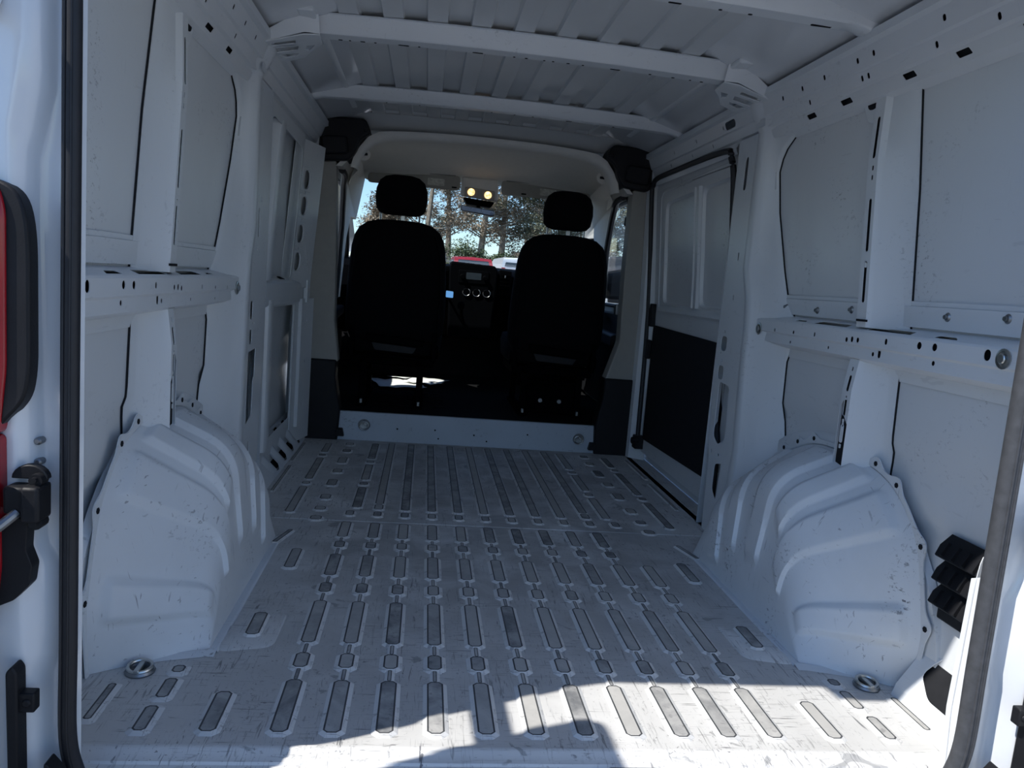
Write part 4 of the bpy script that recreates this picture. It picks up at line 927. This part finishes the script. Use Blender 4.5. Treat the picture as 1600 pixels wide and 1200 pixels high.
    # windscreen
    m = MB(); m.grid([[(x*k, y, z) for x in (-.80, -.4, 0, .4, .80)] for k, y, z in ((1.0, 3.46, 1.455), (1.03, 3.9, 1.235), (1.05, 4.36, 1.0))]); struct('window_1', m, M['glass'], smooth=60)
    m = MB(); m.grid([[(x, y, z) for x in (-.88, -.4, 0, .4, .88)] for y, z in ((4.34, .99), (4.45, .96), (4.75, .80), (4.95, .62), (5.0, .30), (5.0, -.2))]); hood = struct('trim_7', m, M['gloss'])
cab()

# ---------------------------------------------------------------- cab furniture
def visor(x0, x1, label):
    K = thing('sun_visor', label, 'sun visor', ((x0+x1)/2, 3.35, 1.40), 'folded sun visors')
    f_ = lambda u, v, d: (u, 3.365+(v-1.40)*.30-d, v+.004)
    zt = lambda u: 1.511-.04*min(1, abs(u)/.7)
    o = rpoly([(x0, 1.408), (x1, 1.408), (x1, zt(x1)-.008), (x0, zt(x0)-.008)], .025, 5)
    m = MB(); m.prism(o, f_, 0, .018); obj('visor_panel', m, M['beige'], K, bevel=.006, seg=3)
    s = 1 if x0 > 0 else -1; xa = (x0+x1)/2+(.08 if s < 0 else -.04)
    m = MB(); m.prism(rrect(xa+.05, 1.447, .10, .042, .003), f_, .0175, .0192); obj('label_sticker', m, M['sticker'], K)
    m = MB(); m.prism(rrect(xa+(.16 if s < 0 else -.10), 1.424, .03, .008, .003), f_, .0175, .022); obj('visor_clip', m, M['cabblack'], K)
    m = MB(); m.tube([f_(x0+.03, 1.50, .01), f_(x1-.03, 1.50-.0, .01)], .007, 8); obj('visor_rod', m, M['beige'], K)
visor(-.665, -.115, 'folded grey visor with a pale sticker ahead of the driver seat')
visor(.135, .69, 'folded grey visor with a pale sticker ahead of the passenger seat')
K = thing('overhead_console', 'grey overhead console with two lit reading lamps above the mirror', 'ceiling light', (0, 3.42, 1.38))
m = MB(); m.prism(rpoly([(-.108, 1.392), (.122, 1.376), (.115, 1.50), (-.105, 1.50)], .015), lambda u, v, d: (u, d, v), 3.385, 3.46); obj('console_body', m, M['liner'], K, bevel=.008)
m = MB(); m.prism(rpoly([(-.085, 1.388), (.10, 1.376), (.098, 1.432), (-.083, 1.442)], .008), lambda u, v, d: (u, d, v), 3.378, 3.39); obj('lamp_bezel', m, M['beige'], K, bevel=.003)
for x, z in ((-.045, 1.413), (.058, 1.404)):
    m = MB(); m.lathe([(.022, 3.379), (.0215, 3.3755), (.0001, 3.374)], (x, 0, z), 'Y', 16); obj('reading_lamp', m, M['lamp'], K)
m = MB(); m.box((.007, 3.377, 1.408), (.03, .004, .03)); obj('lamp_switch', m, M['beige'], K, bevel=.002)
K = thing('rear_view_mirror', 'interior rear-view mirror with a black stem at the windscreen top', 'mirror', (0, 3.48, 1.30))
m = MB(); m.prism(rpoly([(-.09, 1.385), (.105, 1.37), (.085, 1.335), (-.065, 1.345)], .01), lambda u, v, d: (u, d, v), 3.42, 3.52); obj('sensor_housing', m, M['cabblack'], K, bevel=.008)
m = MB(); m.tube([(.01, 3.47, 1.35), (.008, 3.45, 1.325)], .012, 8); obj('stem', m, M['cabblack'], K)
m = MB(); m.prism(rpoly([(-.102, 1.338), (.105, 1.322), (.115, 1.300), (.105, 1.284), (-.10, 1.302)], .014), lambda u, v, d: (u, d-(v-1.31)*.3, v), 3.425, 3.455); obj('mirror_housing', m, M['dullsteel'], K, bevel=.006)
m = MB(); m.prism(rpoly([(-.095, 1.332), (.100, 1.316), (.108, 1.300), (.100, 1.290), (-.094, 1.307)], .012), lambda u, v, d: (u, d-(v-1.31)*.3, v), 3.421, 3.4245); obj('mirror_glass', m, M['mirror'], K)

def seat(cx, label, name_side):
    K = thing('cab_chair', label, 'car seat', (cx, 2.95, .15), 'black cab seats')
    def blob(rows_, nm, mat=M['fabric'], ex=3.2, n=28):
        """stack of superellipse rings: (z, y centre, half width, half depth)"""
        rows = []
        for z, y, a, b in rows_:
            r = []
            for k in range(n):
                t = 2*PI*k/n; c_, s_ = math.cos(t), math.sin(t)
                r.append((cx+a*math.copysign(abs(c_)**(2/ex), c_), y+b*math.copysign(abs(s_)**(2/ex), s_), z))
            rows.append(r)
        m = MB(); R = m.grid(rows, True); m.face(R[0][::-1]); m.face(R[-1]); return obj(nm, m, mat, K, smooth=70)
    B = [(.515, 2.93, .20, .03), (.53, 2.925, .245, .055), (.58, 2.92, .268, .07), (.68, 2.91, .272, .075), (.80, 2.895, .268, .075), (.92, 2.875, .262, .072), (1.02, 2.86, .252, .068), (1.08, 2.85, .238, .064), (1.12, 2.845, .215, .058), (1.15, 2.84, .175, .048), (1.165, 2.838, .12, .032), (1.17, 2.837, .06, .012)]
    br = blob(B, 'backrest')
    m = MB(); m.tube([(cx-.235, 2.835, .60), (cx-.24, 2.82, .8), (cx-.225, 2.79, 1.0), (cx-.19, 2.785, 1.10)], .004, 6); obj('seam', m, M['fabric'], br)
    m = MB(); m.tube([(cx+.235, 2.835, .60), (cx+.24, 2.82, .8), (cx+.225, 2.79, 1.0), (cx+.19, 2.785, 1.10)], .004, 6); obj('seam', m, M['fabric'], br)
    hd = blob([(1.195, 2.83, .08, .02), (1.203, 2.828, .11, .04), (1.225, 2.826, .130, .052), (1.28, 2.822, .138, .058), (1.33, 2.818, .134, .057), (1.37, 2.815, .118, .05), (1.392, 2.813, .09, .038), (1.402, 2.812, .05, .015)], 'headrest', ex=2.6)
    for dx in (-.105, .10):
        m = MB(); m.tube([(cx+dx, 2.836, 1.13), (cx+dx, 2.83, 1.23)], .0055, 8); obj('headrest_post', m, M['steel'], K)
    m = MB(); m.box((cx+.012, 2.838, 1.175), (.022, .006, .05)); obj('headrest_guide', m, M['steel'], K, bevel=.002)
    blob([(.44, 3.16, .24, .24), (.46, 3.16, .265, .27), (.54, 3.17, .272, .28), (.585, 3.18, .262, .27), (.60, 3.18, .20, .20)], 'cushion', ex=4)
    m = MB(); m.prism(rpoly([(cx-.15, .558), (cx+.17, .530), (cx+.16, .497), (cx-.14, .515)], .008), lambda u, v, d: (u, d, v), 2.835, 2.85); obj('back_flap', m, M['hardboard'] if 0 else M['cabblack'], K, bevel=.003)
    m = MB(); m.prism(rpoly([(cx-.12, .508), (cx+.13, .490), (cx+.11, .455), (cx-.10, .465)], .008), lambda u, v, d: (u, d, v), 2.86, 2.868); obj('mesh_panel', m, M['black'], K, bevel=.002)
    m = MB(); m.tube([(cx-.17, 2.90, .36), (cx-.16, 2.885, .425), (cx-.13, 2.88, .44), (cx+.12, 2.88, .425), (cx+.15, 2.885, .41), (cx+.16, 2.90, .36)], .011, 8); obj('lift_bar', m, M['cabblack'], K)
    m = MB(); m.box((cx, 3.15, .405), (.46, .50, .05)); obj('seat_frame', m, M['cabblack'], K, bevel=.008)
    for sx in (-1, 1):
        m = MB(); m.box((cx+sx*.225, 2.92, .50), (.025, .12, .16)); m.lathe([(.04, -.015), (.042, 0), (.04, .015)], (cx+sx*.235, 2.92, .47), 'X', 16); obj('recliner', m, M['cabblack'], K, bevel=.004)
        for y in (2.88, 3.40):
            m = MB(); m.box((cx+sx*.157, y, .265), (.036, .030, .23)); obj('leg', m, M['cabblack'], K, bevel=.004)
        m = MB(); m.box((cx+sx*.157, 3.14, .160), (.05, .62, .018)); m.box((cx+sx*.157, 3.14, .385), (.05, .60, .02)); obj('slide_rail', m, M['dullsteel'] if 0 else M['cabblack'], K, bevel=.003)
        m = MB(); m.box((cx+sx*.157, 2.855, .172), (.016, .02, .04)); obj('foot_bolt', m, M['dullsteel'], K, bevel=.003)
    m = MB(); m.box((cx, 2.885, .345), (.34, .025, .022)); obj('cross_bar', m, M['cabblack'], K, bevel=.004)
    m = MB(); m.box((cx, 3.25, .29), (.30, .02, .03)); obj('cross_bar', m, M['cabblack'], K, bevel=.004)
    if cx > 0:
        m = MB(); m.box((cx, 2.93, .26), (.30, .02, .20)); obj('jack_box', m, M['cabblack'], K, bevel=.006)
        for dx in (-.05, .06):
            q = MB(); q.lathe([(.014, 2.918), (.012, 2.912), (.0001, 2.912)], (cx+dx, 0, .235), 'Y', 10); obj('box_knob', q, M['dullsteel'], K)
    return K
seat(-.437, 'black driver seat in front of the white papers on the floor', 'driver')
seat(.463, 'black passenger seat next to the sliding door side', 'passenger')

D = thing('dashboard', 'black dashboard with radio, vents and three climate knobs', 'dashboard', (0, 4.0, .15))
prof = [(4.32, .985), (4.05, .985), (3.88, .965), (3.82, .93), (3.80, .80), (3.88, .66), (3.98, .50), (4.30, .45)]
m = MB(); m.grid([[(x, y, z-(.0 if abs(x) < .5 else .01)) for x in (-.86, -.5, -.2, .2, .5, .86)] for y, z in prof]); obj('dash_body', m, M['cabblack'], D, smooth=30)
m = MB(); m.prism(rpoly([(-.115, .50), (.165, .50), (.19, .955), (.17, .99), (-.125, 1.0), (-.135, .96)], .015), lambda u, v, d: (u, d-(v-.8)*-.12, v), 3.735, 3.90); st = obj('centre_stack', m, M['cabblack'], D, bevel=.01)
cs = lambda u, v, d: (u, d+(v-.8)*.12, v)
m = MB(); m.prism(rrect(.03, .905, .20, .085, .006), cs, 3.728, 3.74); obj('radio', m, M['cabblack'], D, bevel=.003)
for x in (-.045, .105):
    m = MB(); m.lathe([(.016, 3.722+.012), (.016, 3.710+.012), (.013, 3.707+.012), (.0001, 3.707+.012)], (x, 0, .905), 'Y', 16); obj('radio_knob', m, M['cabblack'], D)
m = MB(); m.prism(rrect(.03, .912, .10, .045, .004), cs, 3.7262, 3.729); obj('radio_screen', m, M['carglass'], D)
for x in (-.012, .055, .122):
    m = MB(); m.lathe([(.026, 3.742), (.026, 3.728), (.022, 3.722), (.0001, 3.722)], (x, 0, .805), 'Y', 20); kb = obj('climate_knob', m, M['cabblack'], D)
    q = MB(); pts = [(x+.024*math.cos(a), 3.7235, .805+.024*math.sin(a)) for a in [PI*.9+2*PI*.72*k/24 for k in range(25)]]; q.tube(pts, .0022, 5); obj('knob_trim', q, M['knob'], kb)
for x in (-.165, .235):
    m = MB(); m.prism(rpoly([(x-.04, .84), (x+.045, .84), (x+.05, .965), (x-.035, .97)], .01), cs, 3.755, 3.86); vt = obj('dash_vent', m, M['cabblack'], D, bevel=.006)
    for j in range(4):
        q = MB(); q.box((x+.004, 3.762, .865+.026*j), (.066, .012, .004)); obj('vent_slat', q, M['cabblack'], vt)
    q = MB(); q.box((x+.005, 3.752, .925), (.006, .008, .016)); obj('vent_tab', q, M['knob'], vt, bevel=.001)
m = MB(); m.tube([(-.02, 3.72, .60), (-.04, 3.64, .66), (-.045, 3.62, .70)], .012, 8); m.lathe([(.001, 0), (.02, .008), (.024, .03), (.016, .05), (.001, .055)], (-.046, 3.615, .69), 'Z', 12); obj('gear_lever', m, M['cabblack'], D)
m = MB(); m.prism(rpoly([(-.66, .965), (-.22, .965), (-.26, 1.045), (-.44, 1.065), (-.62, 1.045)], .03), lambda u, v, d: (u, d, v), 3.84, 4.12); obj('gauge_hood', m, M['cabblack'], D, bevel=.015)
T = thing('steering_wheel', 'black steering wheel behind the driver seat', 'steering wheel', (-.44, 3.55, .80))
Rw = Matrix.Rotation(math.radians(-52), 3, 'X'); cw = Vector((-.44, 3.52, .86))
m = MB(); m.tube([cw+Rw@Vector((.19*math.cos(2*PI*k/32), .19*math.sin(2*PI*k/32), 0)) for k in range(33)], .015, 10, cap=False, ref=(0, .61, .78)); obj('rim', m, M['cabblack'], T)
m = MB(); m.box(cw+Rw@Vector((0, 0, -.02)), (.16, .13, .05), Rw); obj('hub', m, M['cabblack'], T, bevel=.02)
for a in (0, PI, 1.5*PI):
    m = MB(); m.tube([cw+Rw@Vector((.06*math.cos(a), .06*math.sin(a), -.015)), cw+Rw@Vector((.185*math.cos(a), .185*math.sin(a), 0))], .014, 8); obj('spoke', m, M['cabblack'], T)
m = MB(); m.tube([cw+Rw@Vector((0, 0, -.04)), Vector((-.44, 3.84, .70))], .03, 10); obj('column', m, M['cabblack'], T)
bc = thing('card', 'light blue card with an added glow on a holder beside the driver seat', 'card', (-.13, 3.60, .757))
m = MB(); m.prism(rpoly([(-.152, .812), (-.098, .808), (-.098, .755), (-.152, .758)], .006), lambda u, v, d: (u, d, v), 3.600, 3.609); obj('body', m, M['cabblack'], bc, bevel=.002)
m = MB(); m.prism(rpoly([(-.149, .806), (-.102, .803), (-.102, .762), (-.149, .764)], .006), lambda u, v, d: (u, d, v), 3.5985, 3.6002); obj('card_glow', m, M['card_glow'], bc)  # added glow painted as the sky's reflection; no real light source
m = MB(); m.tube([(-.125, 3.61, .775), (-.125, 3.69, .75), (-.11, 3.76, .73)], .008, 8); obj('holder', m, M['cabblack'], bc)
# papers lying behind the driver seat pedestal
def paper(c, rz_, w_, h_, label, seed):
    rn = random.Random(seed); R = Matrix.Rotation(rz_, 3, 'Z'); m = MB(); n = 6
    m.grid([[Vector(c)+R@Vector(((i/n-.5)*w_, (j/n-.5)*h_, .004+.010*abs(math.sin(i*1.1+seed))*abs(math.cos(j*.9+seed*.7)))) for i in range(n+1)] for j in range(n+1)])
    o = obj('paper_sheet', m, M['paper'], smooth=60); s_ = o.modifiers.new('solid', 'SOLIDIFY'); s_.thickness = .0006
    tag(o, label, 'paper', 'papers on the cab floor')
paper((-.42, 3.68, .166), .25, .30, .36, 'crumpled white sheet spread out under the driver seat', 1)
paper((-.235, 3.80, .180), -.35, .24, .30, 'white sheet sticking out towards the centre console', 4)
paper((-.44, 4.00, .178), .9, .21, .28, 'white sheet lying farthest forward in the driver footwell', 8)
def belt(s, label):
    X = lambda x: s*x
    K = thing('seat_belt', label, 'seat belt', (X(.80), 2.80, .30), 'cab seat belts')
    xt, xb = (.80, .775) if s < 0 else (.80, .80)
    m = MB(); m.prism(rpoly([(X(xt)-.025, 1.245), (X(xt)+.025, 1.245), (X(xt)+.022, 1.30), (X(xt)-.022, 1.30)], .012), lambda u, v, d: (u, d, v), 2.785, 2.815); m.lathe([(.016, 2.775), (.018, 2.785)], (X(xt), 0, 1.285), 'Y', 14); obj('upper_anchor', m, M['cabblack'], K, bevel=.005)
    m = MB(); m.grid([[(X(xt-.012), 2.79, 1.26), (X(xt-.012)+s*.006, 2.835, 1.26)], [(X(xt-.01), 2.79, .9), (X(xt-.01)+s*.006, 2.835, .9)], [(X(xb), 2.79, .42), (X(xb)+s*.006, 2.835, .42)]]); w_ = obj('webbing', m, M['belt'], K); q = w_.modifiers.new('solid', 'SOLIDIFY'); q.thickness = .0015
    m = MB(); m.box((X(xb)+s*.03, 2.83, .36), (.07, .09, .12)); obj('retractor', m, M['cabblack'], K, bevel=.01)
    m = MB(); m.box((X(xt-.02), 2.80, .79), (.022, .05, .06)); obj('tongue', m, M['knob'], K, bevel=.004)
belt(-1, 'grey seat belt on the pillar beside the driver seat'); belt(1, 'grey seat belt on the pillar beside the passenger seat')

# ---------------------------------------------------------------- outdoors: parked vehicles and trees
def vehicle(name, x, y, rz_, L, W, H, paint, label, cat, van=False, tail=True):
    K = thing(name, label, cat, (x, y, ground_z(y))); R = Matrix.Rotation(rz_, 3, 'Z'); o = Vector((x, y, ground_z(y)))
    hb = .30
    if van: side = [(-L/2, hb), (L/2, hb), (L/2, .75), (L*.42, 1.05), (L*.27, H*.95), (L*.22, H), (-L/2+.05, H), (-L/2, H-.1)]; belt_ = 1.15
    else: side = [(-L/2, hb), (L/2, hb), (L/2, .72), (L*.46, .85), (L*.22, .95), (L*.06, H*.97), (-.02*L, H), (-L*.34, H), (-L*.40, H*.95), (-L/2+.05, .95), (-L/2, .75)]; belt_ = .95
    def P(u, v, w_): k = 1-.14*max(0, (v-belt_)/(H-belt_)); return o+R@Vector((w_*W/2*k, u, v))
    m = MB(); n = len(side); wl_ = (-1, -.9, 0, .9, 1)
    sid = rpoly(side, .10, 3); m.grid([[P(u, v+(.03 if abs(w_) < .5 and v > H*.9 else 0), w_) for u, v in sid] for w_ in wl_], True)
    m.poly([P(u, v, -1) for u, v in sid]); m.poly([P(u, v, 1) for u, v in sid]); obj('body', m, paint, K, smooth=40)
    def wnd(pts, nm, mat=M['carglass']):
        m = MB(); m.poly([P(*p) for p in pts]); obj(nm, m, mat, K, smooth=0)
    for w_ in (-1.012, 1.012):
        if van: wnd([(L*.20, 1.2, w_), (L*.38, 1.2, w_), (L*.28, H*.88, w_), (L*.20, H*.88, w_)], 'side_window')
        else:
            wnd([(-L*.30, .98, w_), (L*.00, .98, w_), (-.01*L, H*.93, w_), (-L*.29, H*.93, w_)], 'side_window'); wnd([(L*.02, .98, w_), (L*.19, .98, w_), (L*.06, H*.92, w_), (L*.01, H*.93, w_)], 'side_window')
    b = -L/2-.012
    if van:
        for a, c in ((-.85, -.05), (.05, .85)): wnd([(b, 1.25, a), (b, 1.25, c), (b+.01, H*.88, c), (b+.01, H*.88, a)], 'rear_window')
    else: wnd([(-L/2+.02, .99, -.82), (-L/2+.02, .99, .82), (-L*.405-.02, H*.93, .80), (-L*.405-.02, H*.93, -.80)], 'rear_window')
    for w_ in (-1, 1): wnd([(b, .78, w_*.97), (b, .78, w_*.80), (b, 1.0 if not van else 1.2, w_*.80), (b, 1.0 if not van else 1.2, w_*.97)], 'tail_lamp', M['red'])
    for u in (-L*.31, L*.31):
        for w_ in (-1, 1):
            m = MB(); prof = [(.18, -.10), (.30, -.11), (.33, -.07), (.33, .07), (.30, .11), (.18, .10)]; rows = []
            for r, h in prof: rows.append([o+R@Vector((w_*(W/2-.10)+h, u+r*math.cos(2*PI*k/18), .33+r*math.sin(2*PI*k/18))) for k in range(18)])
            G = m.grid(rows, True); m.face(G[0][::-1]); m.face(G[-1]); obj('wheel', m, M['rubber'], K)
    m = MB(); c = o+R@Vector((0, -L/2-.04, .48)); m.box(c, (W*.96, .14, .20), R); obj('bumper', m, M['black'] if van else paint, K, bevel=.04)
vehicle('car', 1.35, 30.0, 0.05, 4.2, 1.62, 1.55, M['redcar'], 'red hatchback seen over the dashboard', 'car')
vehicle('van', -0.55, 31.5, 0.03, 4.8, 1.9, 1.72, M['gloss'], 'white van parked beside the red hatchback', 'van', True)
vehicle('van', 3.55, 33.0, 0.04, 4.8, 1.9, 1.62, M['gloss'], 'low white van on the far side of the red hatchback', 'van', True)
vehicle('van', 7.2, 28.0, -0.05, 5.2, 2.0, 2.0, M['gloss'], 'white van seen through the passenger side window', 'van', True)
vehicle('van', -4.6, 20.0, 0.1, 5.4, 2.0, 2.3, M['gloss'], 'tall white van outside the driver side window', 'van', True)
def leaves(m, c, r, n, rn, size):
    for _ in range(n):
        while True:
            p = Vector((rn.uniform(-1, 1), rn.uniform(-1, 1), rn.uniform(-1, 1)))
            if p.length < 1: break
        q = c+Vector((p.x*r, p.y*r, p.z*r*.7)); a = Vector((rn.uniform(-1, 1), rn.uniform(-1, 1), rn.uniform(-.6, .6))).normalized(); b = a.cross(Vector((rn.uniform(-1, 1), rn.uniform(-1, 1), 1))).normalized()
        s_ = size*rn.uniform(.6, 1.4); m.face([m.v(q-a*s_), m.v(q+b*s_*.35), m.v(q+a*s_), m.v(q-b*s_*.35)])
def tree(x, y, h, mat, label, seed, lean=0.0, crown=.62, dens=1.0):
    rn = random.Random(seed); z0 = ground_z(y); K = thing('tree', label, 'tree', (x, y, z0), 'trees beyond the parked vehicles')
    tk = MB(); lf = MB(); top = Vector((x+lean, y, z0+h))
    tr = [Vector((x, y, z0-.1)).lerp(top, t)+Vector((math.sin(t*5+seed)*.25*t, math.cos(t*4+seed)*.2, 0)) for t in [k/8 for k in range(9)]]
    tk.tube(tr, [.24*(1-.85*k/8)*h/11 for k in range(9)], 7); br = MB()
    for k in range(int(44*dens)):
        t = rn.uniform(.22, 1.0); i = min(7, int(t*8)); p = tr[i].lerp(tr[i+1], t*8-i); ang = rn.uniform(0, 2*PI); ln = rn.uniform(.6, 1.0)*h*.26*(1.25-t*.7)
        e = p+Vector((math.cos(ang)*ln, math.sin(ang)*ln, ln*rn.uniform(.15, .7))); md = p.lerp(e, .5)+Vector((0, 0, -ln*.08))
        br.tube([p, md, e], [.05*(1.2-t), .035*(1.2-t), .012], 5)
        for _ in range(3): leaves(lf, e.lerp(p, rn.uniform(0, .45))+Vector((rn.uniform(-.4, .4), rn.uniform(-.4, .4), rn.uniform(-.3, .3))), rn.uniform(.45, .9), 120, rn, .10)
    obj('trunk', tk, M['bark'], K); obj('branches', br, M['bark'], K); obj('foliage', lf, mat, K, smooth=0, recalc=False)
# (x, y, height, leaf colour, label, lean)
TR = [(-3.2, 52, 5.2, 'leaf_a', 'small brown-leaved tree in the gap beside the driver headrest', .3), (-0.6, 47, 11.5, 'leaf_a', 'brown-leaved tree just past the driver headrest', .4), (1.0, 50, 12.5, 'leaf_b', 'grey-green tree left of the mirror stem', -.3),
      (2.8, 46, 11.5, 'leaf_a', 'tall brown-leaved tree under the mirror', .5), (4.5, 51, 12.5, 'leaf_b', 'slim grey-green tree beside the open patch of sky', .3), (6.3, 48, 7.4, 'leaf_a', 'low round-topped tree standing in the open patch of sky', 0.1),
      (7.9, 52, 12.5, 'leaf_b', 'tall grey-green tree before the passenger headrest', -.4), (9.8, 47, 11.5, 'leaf_b', 'grey-green tree behind the passenger headrest', .3), (11.6, 50, 11.5, 'leaf_a', 'brown-leaved tree beyond the passenger headrest', .2),
      (13.8, 47, 9.5, 'leaf_b', 'tree nearest the windscreen pillar on the passenger side', .2), (17.5, 50, 10, 'leaf_a', 'brown tree seen through the passenger door window', .2)]
for i, (x, y, h, mt, lb, ln) in enumerate(TR):
    k_ = ((45.5, 53, 61)[i % 3]+1.4)/(y+1.4); x = -.275+(x+.275)*k_; y = (45.5, 53, 61)[i % 3]; h = h*(.6+.4*k_)
    tree(x, y, h, M[mt], lb, i*3+2, ln, dens=.8 if 'low round' in lb else 1.25)
def bush(x, y, w_, h, label, seed):
    rn = random.Random(seed); z0 = ground_z(y); K = thing('bush', label, 'bush', (x, y, z0), 'bushes under the trees')
    lf = MB(); st = MB()
    for k in range(64):
        a = rn.uniform(0, 2*PI); r = math.sqrt(rn.uniform(0, 1)); c = Vector((x+math.cos(a)*r*w_/2, y+math.sin(a)*r*w_*.35, z0+rn.uniform(.15, 1)*h*(1-.5*r*r)))
        st.tube([(x+(c.x-x)*.2, y, z0-.05), c], [.04, .012], 5); leaves(lf, c, rn.uniform(.4, .7), 110, rn, .09)
    obj('stems', st, M['bark'], K); obj('foliage', lf, M['leaf_c'], K, smooth=0, recalc=False)
BL = ['green bush under the brown tree past the driver headrest', 'green bush behind the white van', 'green bush behind the red hatchback', 'green bush under the mirror', 'green bush under the low round-topped tree', 'green bush before the passenger headrest', 'green bush at the passenger side pillar', 'green bush by the far white van']
for i, lb in enumerate(BL): bush(-2.2+2.05*i, 40.3+2.4*(i % 2), 2.5, 2.3+.5*((i*7) % 3)/2, lb, 40+i)
